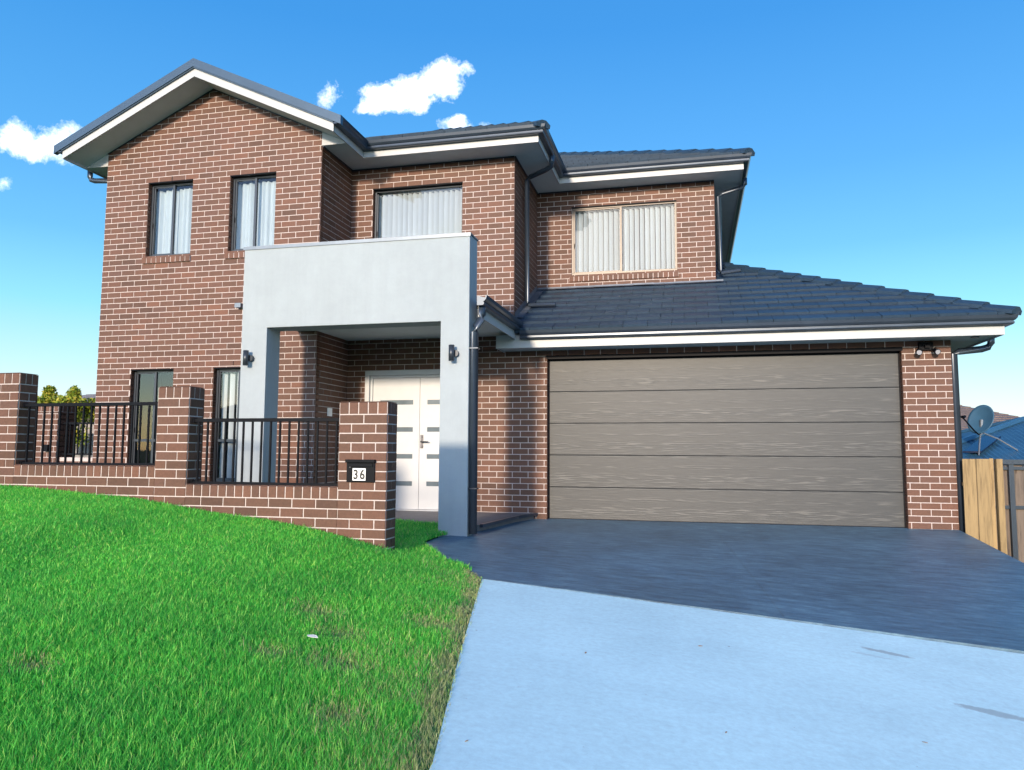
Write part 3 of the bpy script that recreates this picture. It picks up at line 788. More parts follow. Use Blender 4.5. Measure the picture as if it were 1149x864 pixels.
# the wall continues past the first pier, out of the frame
m = MB(); wall(m, (-9.2, YF), (1, 0), F1b-.4755+9.2, .3, 1.0, th=.22, zoff=.02); rowlock(m, (-9.2, YF), (1, 0), F1b-.4755+9.2, 1.0, 1.114, depth=.22); m.box(-9.2, F1b-.476, YF, YF+.22, 1.0, 1.11, 1); m.build('base_wall', MB3, fence)
railing(F1b+.006, F2a-.006, 1.458, .838, YF+.078, 17); railing(F2b+.006, F3a-.006, 1.290, .670, YF+.078, 16)
# letterbox in the last pier
m = MB(); bx, bx1_, bz0, bz1 = -3.066, -2.793, .706, .905
m.box(bx, bx1_, YF-.022, YF-.007, bz0, bz1)
m.box(bx-.006, bx1_+.006, YF-.045, YF-.008, bz1-.022, bz1+.006)
m.box(bx+.015, bx1_-.015, YF-.032, YF-.022, bz1-.060, bz1-.030)
lb = m.build('letterbox', 'black', fence, bevel=.003)
m = MB(); m.tube([(bx+.035, YF-.022, bz1-.062), (bx+.035, YF-.028, bz1-.062)], .007, 10); m.build('lock', 'chrome', lb)
for a, b, ch in ((-3.004, -2.9415, '3'), (-2.9405, -2.878, '6')):
    m = MB(); m.box(a, b, YF-.0255, YF-.022, .722, .832); m.build('number_plate', 'white', lb)
    cu = bpy.data.curves.new('digit', 'FONT'); cu.body = ch; cu.size = .118; cu.extrude = .0006; cu.align_x = 'CENTER'; cu.offset = .0035
    to = bpy.data.objects.new('tmp', cu); COL.objects.link(to)
    dg = bpy.context.evaluated_depsgraph_get(); dg.update()
    me = bpy.data.meshes.new_from_object(to.evaluated_get(dg)); bpy.data.objects.remove(to)
    me.transform(Matrix.Translation(((a+b)/2, YF-.0265, .7365)) @ Matrix.Rotation(math.pi/2, 4, 'X') @ Matrix.Diagonal((.86, 1, 1, 1)))
    me.materials.clear(); me.materials.append(M['black_ink'])
    d = bpy.data.objects.new('digit', me); COL.objects.link(d); d.parent = lb

# ------------------------------------------------------------------ side fence behind, left of the house
sf = thing('side_fence', (-9.6, 9.9, .3), 'short brick pier and low wall topped by a black railing left of the house', 'fence')
sy = 9.95
m = MB(); wall(m, (-10.19, sy), (1, 0), .41, -.2, 1.58, th=.35, zoff=0); wall(m, (-9.78, sy+.006), (0, 1), .34, -.2, 1.58, th=.02); wall(m, (-10.19, sy+.35), (0, -1), .34, -.2, 1.58, th=.02)
m.box(-10.19, -9.78, sy, sy+.35, 1.58, 1.69, 1); rowlock(m, (-10.19, sy), (1, 0), .41, 1.58, 1.694, depth=.35); rowlock(m, (-9.78, sy), (0, 1), .35, 1.58, 1.694)
m.build('pier', MB3, sf)
m = MB(); wall(m, (-9.774, sy+.08), (1, 0), -XA0*-1*-1-(-9.774)-0.008 if False else .715, -.2, .80, th=.2); m.box(-9.774, -9.06, sy+.07, sy+.29, .80, .86, 1)
m.build('base_wall', MB3, sf)
m = MB(); m.box(-9.77, -9.06, sy+.10, sy+.13, 1.385, 1.415); m.box(-9.77, -9.06, sy+.10, sy+.13, .90, .925)
m.box(-9.17, -9.125, sy+.09, sy+.14, .87, 1.62)
rl = m.build('railing', 'black', sf)
for i in range(7):
    x = -9.72+.078*i; m = MB(); m.box(x-.008, x+.008, sy+.107, sy+.123, .925, 1.385); m.build('bar', 'black', rl)
m = MB(); m.box(-9.98, -9.90, sy-.05, sy-.008, .95, 1.06); m.build('switch_box', 'black', sf)

# ------------------------------------------------------------------ trees / shrubs
def leafmat(name, c1, c2, c3):
    m, nt, b = newmat(name); g = nt.nodes.new('ShaderNodeNewGeometry')
    r = ramp(nt, [(0, c1), (.55, c2), (1, c3)]); L(nt, g.outputs['Random Per Island'], r.inputs[0])
    L(nt, r.outputs[0], b.inputs['Base Color']); b.inputs['Roughness'].default_value = .55
    b.inputs['Subsurface Weight'].default_value = 0
    tr = nt.nodes.new('ShaderNodeBsdfTranslucent'); L(nt, r.outputs[0], tr.inputs[0])
    mx = nt.nodes.new('ShaderNodeMixShader'); mx.inputs[0].default_value = .3
    o = nt.nodes['Material Output']; L(nt, b.outputs[0], mx.inputs[1]); L(nt, tr.outputs[0], mx.inputs[2]); L(nt, mx.outputs[0], o.inputs[0])
    return m
M['leaf_lime'] = leafmat('lime_leaf', (.10, .17, .012), (.26, .34, .03), (.55, .44, .06))
M['leaf_green'] = leafmat('green_leaf', (.02, .05, .012), (.04, .09, .02), (.07, .13, .03))
M['bark'] = simple('bark', (.10, .075, .055), .9, var=.25, nscale=20, bumpy=.6)
def crown(blobs, n, size, mat, parent, seed=1):
    rg = np.random.default_rng(seed); vs = []; fs = []
    for k in range(n):
        c, r = blobs[rg.integers(len(blobs))]
        d = rg.normal(size=3); d /= np.linalg.norm(d); p = np.array(c)+d*np.array(r)*(rg.random()**.45)
        a = rg.normal(size=3); a /= np.linalg.norm(a); b = np.cross(a, rg.normal(size=3)); b /= np.linalg.norm(b)
        s = size*rg.uniform(.6, 1.3); q = len(vs)
        vs += [p-a*s, p+b*s*.45, p+a*s, p-b*s*.45]; fs.append((q, q+1, q+2, q+3))
    m = MB(); m.add(vs, fs); return m.build('crown', mat, parent)
def tree(loc, h, blobs, n, size, mat, label, cat='tree', name='leafy_tree', r=.07, seed=1, group=None):
    t = thing(name, loc, label, cat, group); x, y, z = loc
    m = MB(); m.tube([(x, y, z), (x+.03, y, z+h*.3), (x-.03, y+.03, z+h*.6), (x, y, z+h*.85)], [r, r*.8, r*.6, r*.25], 8)
    rg = random.Random(seed)
    for c, rr in blobs:
        zz = z+h*rg.uniform(.3, .6); m.tube([(x, y, zz), ((x+c[0])/2, (y+c[1])/2, (zz+c[2])/2+.1), tuple(c)], [r*.5, r*.35, r*.12], 6)
    m.build('trunk', 'bark', t); crown(blobs, n, size, mat, t, seed); return t
ty = 14.0
tb = []
rr_ = random.Random(4)
for i in range(16):
    cx = -13.7+rr_.uniform(-.55, .60); cz = rr_.uniform(1.15, 2.15); tb.append(((cx, ty+rr_.uniform(-.4, .4), cz), (.20, .20, .18)))
tb += [((-14.02, ty, 2.20), (.15, .14, .22)), ((-13.37, ty, 2.17), (.15, .14, .22)), ((-13.7, ty, 1.92), (.62, .4, .26)), ((-13.45, ty, 1.98), (.40, .3, .22)), ((-13.9, ty, 2.0), (.42, .3, .22)), ((-13.6, ty, 1.4), (.6, .4, .5))]*3
tree((-13.7, ty, -.1), 2.3, tb, 6500, .05, 'leaf_lime', 'lime green leafy shrub behind the black railing left of the house', 'shrub', 'leafy_shrub', .05, 3)

# ------------------------------------------------------------------ neighbours
def house_box(loc, w, d, hw, pitch, label, walls, roofm, name='neighbour_house', over=.45, windows=()):
    """hip-roofed house with front at y=loc.y, spanning x loc.x..+w; windows: (x0,x1,z0,z1) on the +facing side"""
    x0, y0, z0 = loc; x1, y1 = x0+w, y0+d
    t = thing(name, (x0+w/2, y0+d/2, z0), label, 'house')
    m = MB(); m.box(x0, x1, y0, y1, z0-.5, z0+hw); m.build('wall', walls, t)
    a0, a1, b0, b1 = x0-over, x1+over, y0-over, y1+over; ze = z0+hw; dd = min(a1-a0, b1-b0)/2; zr = ze+dd*pitch; s_ = math.sqrt(1+pitch**2)
    m = MB()
    if (a1-a0) >= (b1-b0):
        tiled(m, (a0, b0, ze), (1,0,0), (0,1,pitch), [(0,0), (a1-a0,0), (a1-a0-dd, dd*s_), (dd, dd*s_)])
        tiled(m, (a1, b1, ze), (-1,0,0), (0,-1,pitch), [(0,0), (a1-a0,0), (a1-a0-dd, dd*s_), (dd, dd*s_)])
        tiled(m, (a1, b0, ze), (0,1,0), (-1,0,pitch), [(0,0), (b1-b0,0), (dd, dd*s_)])
        tiled(m, (a0, b1, ze), (0,-1,0), (1,0,pitch), [(0,0), (b1-b0,0), (dd, dd*s_)])
    else:
        tiled(m, (a0, b0, ze), (1,0,0), (0,1,pitch), [(0,0), (a1-a0,0), (dd, dd*s_)])
        tiled(m, (a1, b1, ze), (-1,0,0), (0,-1,pitch), [(0,0), (a1-a0,0), (dd, dd*s_)])
        tiled(m, (a1, b0, ze), (0,1,0), (-1,0,pitch), [(0,0), (b1-b0,0), (b1-b0-dd, dd*s_), (dd, dd*s_)])
        tiled(m, (a0, b1, ze), (0,-1,0), (1,0,pitch), [(0,0), (b1-b0,0), (b1-b0-dd, dd*s_), (dd, dd*s_)])
    m.build('roof', roofm, t)
    m = MB(); m.sweep([(a0+.1, b0+.1, ze), (a1-.1, b0+.1, ze), (a1-.1, b1-.1, ze), (a0+.1, b1-.1, ze), (a0+.1, b0+.1, ze)], [(0, -.2), (.08, -.2), (.08, 0), (0, 0)]); m.build('gutter', 'gutter', t, recalc=True)
    for (wx0, wx1, wz0, wz1, yy) in windows:
        s = 1 if yy > (y0+y1)/2 else -1; ya, yb = (yy-.02, yy+.02)
        m = MB(); f = .06
        for q in ((wx0, wx1, wz0, wz0+f), (wx0, wx1, wz1-f, wz1), (wx0, wx0+f, wz0+f, wz1-f), (wx1-f, wx1, wz0+f, wz1-f), ((wx0+wx1)/2-.03, (wx0+wx1)/2+.03, wz0+f, wz1-f)):
            m.box(q[0], q[1], ya, yb+.02*s if s > 0 else yb, q[2], q[3])
        wn = m.build('window', 'white', t)
        m = MB(); m.box(wx0+f, wx1-f, yy-.012, yy+.012, wz0+f, wz1-f); m.build('pane', 'glass_strip', wn)
    return t
M['wall_tan'] = simple('tan_wall', (.24, .21, .19), .8, var=.15, nscale=5)
M['wall_cream'] = simple('cream_wall', (.55, .50, .43), .8, var=.08)
# left, far
house_box((-36.4, 30, 1.2), 11.5, 9, 1.55, .24, 'distant single storey house with grey tiled roof behind the lime shrub', 'wall_tan', 'tile_grey', 'distant_house')
# right, far: brown roof
house_box((3.45, 38, -.98), 15.55, 13.1, 2.3, .36, 'distant house with brown tiled hip roof behind the blue metal roof', 'wall_cream', 'tile_far', 'distant_house')
# right neighbour: blue corrugated metal roof
def ribbed(name, base):
    m, nt, b = newmat(name)
    n = noise(nt, coords(nt), 1.5, 3); r = ramp(nt, [(.3, tuple(c*.85 for c in base)), (.7, tuple(c*1.12 for c in base))])
    L(nt, n, r.inputs[0]); L(nt, r.outputs[0], b.inputs['Base Color']); b.inputs['Roughness'].default_value = .35; b.inputs['Metallic'].default_value = .2
    return m
M['blue_steel'] = ribbed('blue_steel', (.035, .105, .18))
nb = thing('neighbour_house', (9, 18, -1.6), 'neighbour house with blue corrugated steel roof behind the timber fence on the right', 'house')
nx0, nx1, ny0, ny1, nz = 3.83, 16.0, 15.0, 20.9, .86
m = MB(); m.box(nx0+.5, nx1-.5, ny0+.5, ny1-.5, -2.2, nz-.02); m.build('wall', 'wall_tan', nb)
pt = .283; dd = (ny1-ny0)/2; zr = nz+dd*pt
m = MB()
for (o, u, v, ln) in (((nx0, ny0), (1, 0), (0, 1), nx1-nx0), ((nx0, ny1), (0, -1), (1, 0), ny1-ny0), ((nx1, ny1), (-1, 0), (0, -1), nx1-nx0), ((nx1, ny0), (0, 1), (-1, 0), ny1-ny0)):
    # corrugated sheet: ribs run up the slope
    k = 0; w_ = .10; nn = int(ln/w_)
    for i in range(nn):
        a, b = i*w_, (i+1)*w_
        da, db = min(a, ln-a, dd), min(b, ln-b, dd)
        am = (a+b)/2; dm = min(am, ln-am, dd); h = .018
        P3 = lambda s_, t_, hh: (o[0]+u[0]*s_+v[0]*t_, o[1]+u[1]*s_+v[1]*t_, nz+t_*pt+hh)
        if max(da, db, dm) < .02: continue
        m.add([P3(a, 0, 0), P3(am, 0, h), P3(b, 0, 0), P3(b, db, 0), P3(am, dm, h), P3(a, da, 0)], [(0, 1, 4, 5), (1, 2, 3, 4)])
m.build('roof', 'blue_steel', nb)
m = MB()
for c0 in ((nx0, ny0), (nx0, ny1)):
    e_ = (nx0+dd, ny0+dd); m.tube([(c0[0], c0[1], nz+.02), (e_[0], e_[1], zr+.02)], .07, 6)
m.tube([(nx0+dd, ny0+dd, zr+.02), (nx1-dd, ny0+dd, zr+.02)], .07, 6); m.build('ridge_cap', 'blue_steel', nb)
m = MB(); m.sweep([(nx0, ny1, nz), (nx0, ny0, nz), (nx1, ny0, nz)], QUAD); m.build('gutter', 'gutter', nb, recalc=True)
M['solar'] = simple('solar_cell', (.008, .012, .035), .12, var=.2, nscale=3)
m = MB()
# solar panel rows on the left-hand part of the front plane
def onroof(x, t, h=0.06): return (x, ny0+t, nz+t*pt+h)
for i, (xa, t0_, t1_) in enumerate(((4.95, .35, .75),)):
    pass
pA = onroof(4.75, .30); pB = onroof(5.05, .30); pC = onroof(5.75, 1.35); pD = onroof(5.45, 1.35)
m.prism([pA, pB, pC, pD], (0, 0, .03)); m.build('solar_panel', 'solar', nb)
# satellite dish
dish = thing('satellite_dish', (5.35, 15.7, 1.1), 'blue grey satellite dish on a tripod standing on the blue steel roof', 'satellite dish')
dc = Vector((5.13, 15.5, 1.62)); ax = Vector((-.74, -.62, .36)).normalized()
s_ = ax.cross(Vector((0, 0, 1))).normalized(); u_ = s_.cross(ax).normalized()
m = MB(); rings = []; nr = 7; ns = 28
vs = []
for side in (0, 1):
    for i in range(nr+1):
        rr = .265*i/nr; dep = .35*rr*rr/.265*.55-.045
        for j in range(ns):
            a = 2*math.pi*j/ns; vs.append(dc+s_*rr*math.cos(a)*.92+u_*rr*math.sin(a)*1.08+ax*(dep-(0.008 if side else 0)))
fs = []
for side in (0, 1):
    b_ = side*(nr+1)*ns
    for i in range(nr):
        for j in range(ns):
            q = (b_+i*ns+j, b_+i*ns+(j+1)%ns, b_+(i+1)*ns+(j+1)%ns, b_+(i+1)*ns+j); fs.append(q if not side else q[::-1])
for j in range(ns):
    a = nr*ns+j; b = nr*ns+(j+1)%ns; k = (nr+1)*ns; fs.append((a, b, b+k, a+k))
m.add(vs, fs)
M['dish'] = simple('dish_paint', (.035, .10, .17), .45, var=.08)
m.build('reflector', 'dish', dish, smooth=True)
base = dc-u_*.29-ax*.03
m = MB(); tip = dc+ax*.50-u_*.16
m.tube([base, dc-u_*.27+ax*.12, tip], .013, 8); m.build('feed_arm', 'black', dish)
m = MB(); m.tube([tip, tip+u_*.04-ax*.06], [.03, .025], 10); m.tube([tip, tip-s_*-.07+u_*.02], .016, 8); m.build('receiver', 'black', dish)
ft = [onroof(5.0, .28, .02), onroof(5.75, .62, .02), onroof(5.25, 1.0, .02)]
hub = dc-ax*.07-u_*.22
for p in ft:
    m = MB(); m.tube([hub, (Vector(p)+hub)/2+Vector((0, 0, .03)), p], .014, 8); m.build('leg', 'grey_metal', dish)
m = MB(); m.tube([hub+Vector((0, 0, -.05)), dc-ax*.03], .03, 10); m.build('mount', 'grey_metal', dish)

# timber fences on the right
def paling_fence(name, label, x0, x1, y, zt, zb, bw, mat, railz, posts=(), railm='black', gap=.004, rail_front=True):
    t = thing(name, ((x0+x1)/2, y, zb), label, 'fence')
    m = MB(); x = x0; i = 0
    while x < x1-.01:
        b = min(x+bw-gap, x1); dz = random.uniform(-.006, .006); yy = y+(0.0 if i % 2 else .008)
        m.box(x, b, yy, yy+.018, zb, zt+dz); x += bw; i += 1
    m.build('palings', mat, t)
    for z in railz:
        m = MB(); ys = (y-.045, y-.002) if rail_front else (y+.03, y+.07)
        m.box(x0, x1, *ys, z-.022, z+.022); m.build('rail', railm, t)
    for px, pm, pw in posts:
        m = MB(); m.box(px, px+pw, y-.075, y-.046, zb, zt+.02); m.build('post', pm, t)
    return t
paling_fence('timber_fence', 'short pale pine fence of wide boards beside the right garage pier', 3.37, 3.725, 10.88, .925, -.75, .155, 'pine', [.6, -.2], rail_front=False, railm='pine')
m = MB(); m.box(3.745, 3.815, 10.84, 10.93, -.75, .925); pp = m.build('fence_post', 'pine'); tag(pp, 'single pale pine post at the outer end of the short pine fence', 'post')
paling_fence('boundary_fence', 'weathered brown paling fence with dark steel posts and rails at the right edge', 3.86, 8.4, 11.5, .83, -1.1, .105, 'paling', [.80, .28, -.5], posts=[(4.09, 'gutter', .06), (6.5, 'gutter', .06)], railm='gutter')
m = MB(); m.box(3.84, 8.4, 11.40, 11.47, .855, .915); cp = m.build('fence_capping', 'gutter', bpy.data.objects['boundary_fence'])
paling_fence('grey_paling_fence', 'weathered grey paling fence behind the lime shrub on the left', -17.5, -9.3, 15.0, 1.36, -.3, .11, 'paling_grey', [1.1, .2], railm='paling_grey')

# ------------------------------------------------------------------ ground
def road_mat(name, base, var, bscale, rough, stains=False):
    m, nt, b = newmat(name); v = coords(nt)
    n = noise(nt, v, .9, 6, .6); r = ramp(nt, [(.3, tuple(c*(1-var) for c in base)), (.7, tuple(c*(1+var) for c in base))]); L(nt, n, r.inputs[0])
    n2 = noise(nt, v, 28, 5, .7); r2 = ramp(nt, [(.3, (.9, .9, .9)), (.7, (1.08, 1.08, 1.08))]); L(nt, n2, r2.inputs[0])
    c = mixc(nt, 1., r.outputs[0], r2.outputs[0], 'MULTIPLY')
    L(nt, c, b.inputs['Base Color']); b.inputs['Roughness'].default_value = rough
    bump(nt, b, noise(nt, v, bscale, 6, .7), .35, .004)
    return m, nt, b, c
M['concrete'], nt, b, c = road_mat('pale_concrete', (.60, .84, .86), .06, 120, .75)
# stains: old damp / oil marks with a shape of their own, brushed streaks and tiny specks
v = coords(nt)
for (sx, sy, ax_, ay, ang, f) in ((1.17, 5.33, .17, .035, -.35, .8), (1.49, 4.47, .20, .05, -.25, .75), (1.05, 5.22, .12, .02, -.3, .3)):
    mp = nt.nodes.new('ShaderNodeMapping'); mp.vector_type = 'TEXTURE'
    mp.inputs['Location'].default_value = (sx, sy, 0); mp.inputs['Rotation'].default_value = (0, 0, ang); mp.inputs['Scale'].default_value = (ax_, ay, 50)
    tc = nt.nodes.new('ShaderNodeTexCoord'); L(nt, tc.outputs['Object'], mp.inputs['Vector'])
    ln = nt.nodes.new('ShaderNodeVectorMath'); ln.operation = 'LENGTH'; L(nt, mp.outputs[0], ln.inputs[0])
    d = math_(nt, 'ADD', ln.outputs['Value'], math_(nt, 'MULTIPLY_ADD', noise(nt, v, 14, 4), 1.2, -.6))
    rr = ramp(nt, [(.7, (f, f, f)), (1., (0, 0, 0))]); L(nt, d, rr.inputs[0])
    c = mixc(nt, rr.outputs[0], c, (.34, .42, .42))
sp = N(nt, 'ShaderNodeTexVoronoi'); sp.inputs['Scale'].default_value = 2.6; L(nt, v, sp.inputs['Vector'])
rs = ramp(nt, [(.012, (.7, .7, .7)), (.022, (0, 0, 0))]); L(nt, sp.outputs['Distance'], rs.inputs[0]); c = mixc(nt, rs.outputs[0], c, (.16, .13, .11))
sp2 = N(nt, 'ShaderNodeTexVoronoi'); sp2.inputs['Scale'].default_value = 9; L(nt, v, sp2.inputs['Vector'])
rs = ramp(nt, [(.02, (.5, .5, .5)), (.05, (0, 0, 0))]); L(nt, sp2.outputs['Distance'], rs.inputs[0]); c = mixc(nt, rs.outputs[0], c, (.34, .38, .40))
bl = noise(nt, v, .55, 6, .65); rs = ramp(nt, [(.35, (.90, .91, .92)), (.5, (1, 1, 1)), (.68, (1.05, 1.05, 1.04))]); L(nt, bl, rs.inputs[0]); c = mixc(nt, 1., c, rs.outputs[0], 'MULTIPLY')
sc2 = noise(nt, coords(nt, (3, 14, 1)), 2.5, 4, .7); rs = ramp(nt, [(.66, (0, 0, 0)), (.76, (.22, .22, .22))]); L(nt, sc2, rs.inputs[0]); c = mixc(nt, rs.outputs[0], c, (.44, .54, .60))
st = noise(nt, coords(nt, (1.0, 6, 1)), 2.0, 5, .7); rs = ramp(nt, [(.35, (.975, .98, .98)), (.65, (1.015, 1.015, 1.015))]); L(nt, st, rs.inputs[0])
c = mixc(nt, 1., c, rs.outputs[0], 'MULTIPLY'); L(nt, c, b.inputs['Base Color'])
M['slate_drive'], nt, b, c = road_mat('slate_concrete', (.072, .150, .215), .20, 35, .48)
v = coords(nt)
st = noise(nt, coords(nt, (1.3, 5, 1)), 3.2, 6, .75); rs = ramp(nt, [(.3, (.50, .52, .56)), (.5, (1.0, 1.0, 1.0)), (.70, (1.9, 1.75, 1.55))]); L(nt, st, rs.inputs[0])
c = mixc(nt, 1., c, rs.outputs[0], 'MULTIPLY')
sp = N(nt, 'ShaderNodeTexVoronoi'); sp.inputs['Scale'].default_value = 3.1; L(nt, v, sp.inputs['Vector'])
rs = ramp(nt, [(.018, (.8, .8, .8)), (.03, (0, 0, 0))]); L(nt, sp.outputs['Distance'], rs.inputs[0]); c = mixc(nt, rs.outputs[0], c, (.30, .30, .30))
L(nt, c, b.inputs['Base Color'])
bump(nt, b, math_(nt, 'ADD', st, noise(nt, v, 35, 6, .7)), .6, .008)
M['road'], *_ = road_mat('asphalt', (.05, .05, .052), .15, 90, .8)
M['kerb'], *_ = road_mat('kerb_concrete', (.32, .32, .31), .1, 80, .8)
M['soil'] = simple('soil', (.05, .17, .04), .95, var=.35, nscale=12, bumpy=.8)
M['earth'] = simple('earth_and_grass', (.05, .13, .035), .95, var=.35, nscale=2, bumpy=.8)

def grid(xs, ys, zf, name, mat, ylo=None, smooth=True, kind='structure'):
    nx, ny = len(xs), len(ys)
    X, Y = np.meshgrid(xs, ys); Z = zf(X, Y)
    vs = np.stack([X, Y, Z], -1).reshape(-1, 3).tolist()
    fs = [(j*nx+i, j*nx+i+1, (j+1)*nx+i+1, (j+1)*nx+i) for j in range(ny-1) for i in range(nx-1)]
    m = MB(); m.add(vs, fs); o = m.build(name, mat, smooth=smooth); tag(o, kind=kind); return o
# base ground to the horizon (lower than everything laid on it)
def base_z(X, Y):
    near = drive_z(X, Y)-.12
    z = np.where(X > 3.4, np.interp(X, [3.4, 4.0, 8, 20, 400], [0, -.35, -1.0, -1.6, -6])+near*np.clip(1-(X-3.4)/3, 0, 1), near)
    z = z+np.interp(X, [-400, -30, -12, -7, -3], [1.2, .9, .35, .1, 0])
    z = np.where(Y < -4, -.62, z)
    return z
xs = np.unique(np.concatenate([np.linspace(-900, -30, 12), np.linspace(-30, 20, 81), np.linspace(20, 900, 12)]))
ys = np.unique(np.concatenate([np.linspace(-900, -30, 12), np.linspace(-30, 30, 90), np.linspace(30, 1200, 14)]))
grid(xs, ys, base_z, 'ground', 'earth')
# driveway, as two pours meeting at the skew joint
def strip(y0, y1, fl, fr, n, name, mat, lift, m_=30, skirt=True):
    """fl/fr: left/right x at parameter; t along"""
    vs = []; fs = []
    for j in range(n+1):
        t = j/n
        for i in range(m_+1):
            s = i/m_; (xa, ya), (xb, yb) = fl(t), fr(t)
            x = xa+(xb-xa)*s; yv = ya+(yb-ya)*s; vs.append((x, yv, float(drive_z(x, yv))+lift))
    k = m_+1
    for j in range(n):
        for i in range(m_): fs.append((j*k+i, j*k+i+1, (j+1)*k+i+1, (j+1)*k+i))
    rim = [i for i in range(k)]+[j*k+m_ for j in range(1, n+1)]+[n*k+i for i in range(m_-1, -1, -1)]+[j*k for j in range(n-1, 0, -1)]
    q = len(vs); vs += [(vs[i][0], vs[i][1], vs[i][2]-.14) for i in rim]
    L_ = len(rim)
    for a in range(L_): fs.append((rim[(a+1) % L_], rim[a], q+a, q+(a+1) % L_))
    m = MB(); m.add(vs, fs); o = m.build(name, mat, smooth=False); tag(o, kind='structure'); return o
# joint line from (-1.70,6.06) to (2.10,5.78) and on to the right
jl = lambda x: 6.06+(x+1.70)*(5.78-6.06)/3.8
def left_dark(t):
    yv = 6.075+(11.0-6.075)*t; return (float(edge_x(min(yv, 9.1))) if yv < 9.1 else -2.68+.0*t, yv)
def right_dark(t): y0 = jl(3.45); return (3.33, y0+(11.0-y0)*t)
def left_pale(t): yv = -4.3+(6.06-.006+4.3)*t; return (float(edge_x(yv)), yv)
def right_pale(t): y1 = jl(4.6)-.006; return (3.33+1.1*(1-t), -4.3+(y1+4.3)*t)
strip(0, 1, left_dark, right_dark, 60, 'driveway', 'slate_drive', .004)
strip(0, 1, left_pale, right_pale, 60, 'concrete_apron', 'concrete', .004)
m = MB()  # slab under the door threshold
m.box(GH[0]-.0, GH[1]+.0, 11.0, 11.3, -.15, .003); o = m.build('driveway', 'slate_drive'); tag(o, kind='structure')
# saw-cut control joints in the slate slab
m = MB()
def cut(p, q, w_=.006):
    n = 24
    for i in range(n):
        a = [p[k]+(q[k]-p[k])*i/n for k in (0, 1)]; b_ = [p[k]+(q[k]-p[k])*(i+1)/n for k in (0, 1)]
        dx, dy = q[0]-p[0], q[1]-p[1]; l = math.hypot(dx, dy); ox, oy = -dy/l*w_/2, dx/l*w_/2
        pts = [(a[0]-ox, a[1]-oy), (b_[0]-ox, b_[1]-oy), (b_[0]+ox, b_[1]+oy), (a[0]+ox, a[1]+oy)]
        m.add([(x, y, float(drive_z(x, y))+.0075) for x, y in pts], [(0, 1, 2, 3)])
cut((.20, 10.98), (.62, 5.93), .002); m.build('control_joint', 'frame_dark'); tag(bpy.data.objects['control_joint'], kind='structure')

# lawn soil
def strip_lawn(name, ys, xr, n, zf, mat='soil', xl=-11.0):
    vs = []; fs = []
    for yv in ys:
        for i in range(n+1):
            s = (i/n)**.5; x = xl+(xr(yv)-xl)*s; vs.append((x, yv, float(zf(x, yv))))
    k = n+1
    for j in range(len(ys)-1):
        for i in range(n): fs.append((j*k+i, j*k+i+1, (j+1)*k+i+1, (j+1)*k+i))
    m = MB(); m.add(vs, fs); o = m.build(name, mat, smooth=True); tag(o, kind='structure'); return o
strip_lawn('lawn_soil', list(np.linspace(-4.2, 6.45, 60)), lambda y: float(edge_x(y))-.004, 60, lambda x, y: lawn_z(x, y)-.012)
def back_z(x, y):
    ex = edge_x(min(y, 9.1)); d = max(ex-x, 0)
    z = float(drive_z(ex, min(y, 9.1)))+.02+min(d*.06, .10) if y < 9.15 else -.15
    if y < 7.4 and x > -3.6:
        k = max(0., (y-6.37)/1.03); z = z*k+(1-k)*(float(lawn_z(x, min(y, 7.3)))-.012)
    return z
strip_lawn('bed_soil', list(np.linspace(6.45, 11.2, 30)), lambda y: float(edge_x(min(y, 9.1)))-.004 if y < 8.5 else -3.0, 50, back_z)

# ------------------------------------------------------------------ grass
def grass_mat():
    m, nt, b = newmat('grass_blade'); g = nt.nodes.new('ShaderNodeNewGeometry')
    at = nt.nodes.new('ShaderNodeAttribute'); at.attribute_name = 'dry'
    r = ramp(nt, [(0, (.055, .40, .05)), (.45, (.10, .62, .085)), (.8, (.24, .78, .12)), (1, (.55, .88, .20))]); L(nt, g.outputs['Random Per Island'], r.inputs[0])
    dr = ramp(nt, [(0, (.50, .42, .22)), (.5, (.70, .60, .36)), (1, (.36, .46, .12))]); L(nt, g.outputs['Random Per Island'], dr.inputs[0])
    c = mixc(nt, at.outputs['Fac'], r.outputs[0], dr.outputs[0])
    n = noise(nt, coords(nt), 1.6, 4); nr = ramp(nt, [(.3, (.78, .85, .9)), (.7, (1.2, 1.1, 1.0))]); L(nt, n, nr.inputs[0])
    c = mixc(nt, 1., c, nr.outputs[0], 'MULTIPLY')
    L(nt, c, b.inputs['Base Color']); b.inputs['Roughness'].default_value = .5; b.inputs['Specular IOR Level'].default_value = .3
    tr = nt.nodes.new('ShaderNodeBsdfTranslucent'); L(nt, c, tr.inputs[0])
    mx = nt.nodes.new('ShaderNodeMixShader'); mx.inputs[0].default_value = .45
    o = nt.nodes['Material Output']; L(nt, b.outputs[0], mx.inputs[1]); L(nt, tr.outputs[0], mx.inputs[2]); L(nt, mx.outputs[0], o.inputs[0])
    return m
M['grass'] = grass_mat()
def vnoise(x, y, sc, seed):
    rg = np.random.default_rng(seed); G = rg.random((128, 128)); x = x*sc+37.2; y = y*sc+11.7
    i = np.floor(x).astype(int); j = np.floor(y).astype(int); fx = x-i; fy = y-j; fx = fx*fx*(3-2*fx); fy = fy*fy*(3-2*fy)
    g = lambda a, b_: G[a % 128, b_ % 128]
    return (g(i, j)*(1-fx)+g(i+1, j)*fx)*(1-fy)+(g(i, j+1)*(1-fx)+g(i+1, j+1)*fx)*fy
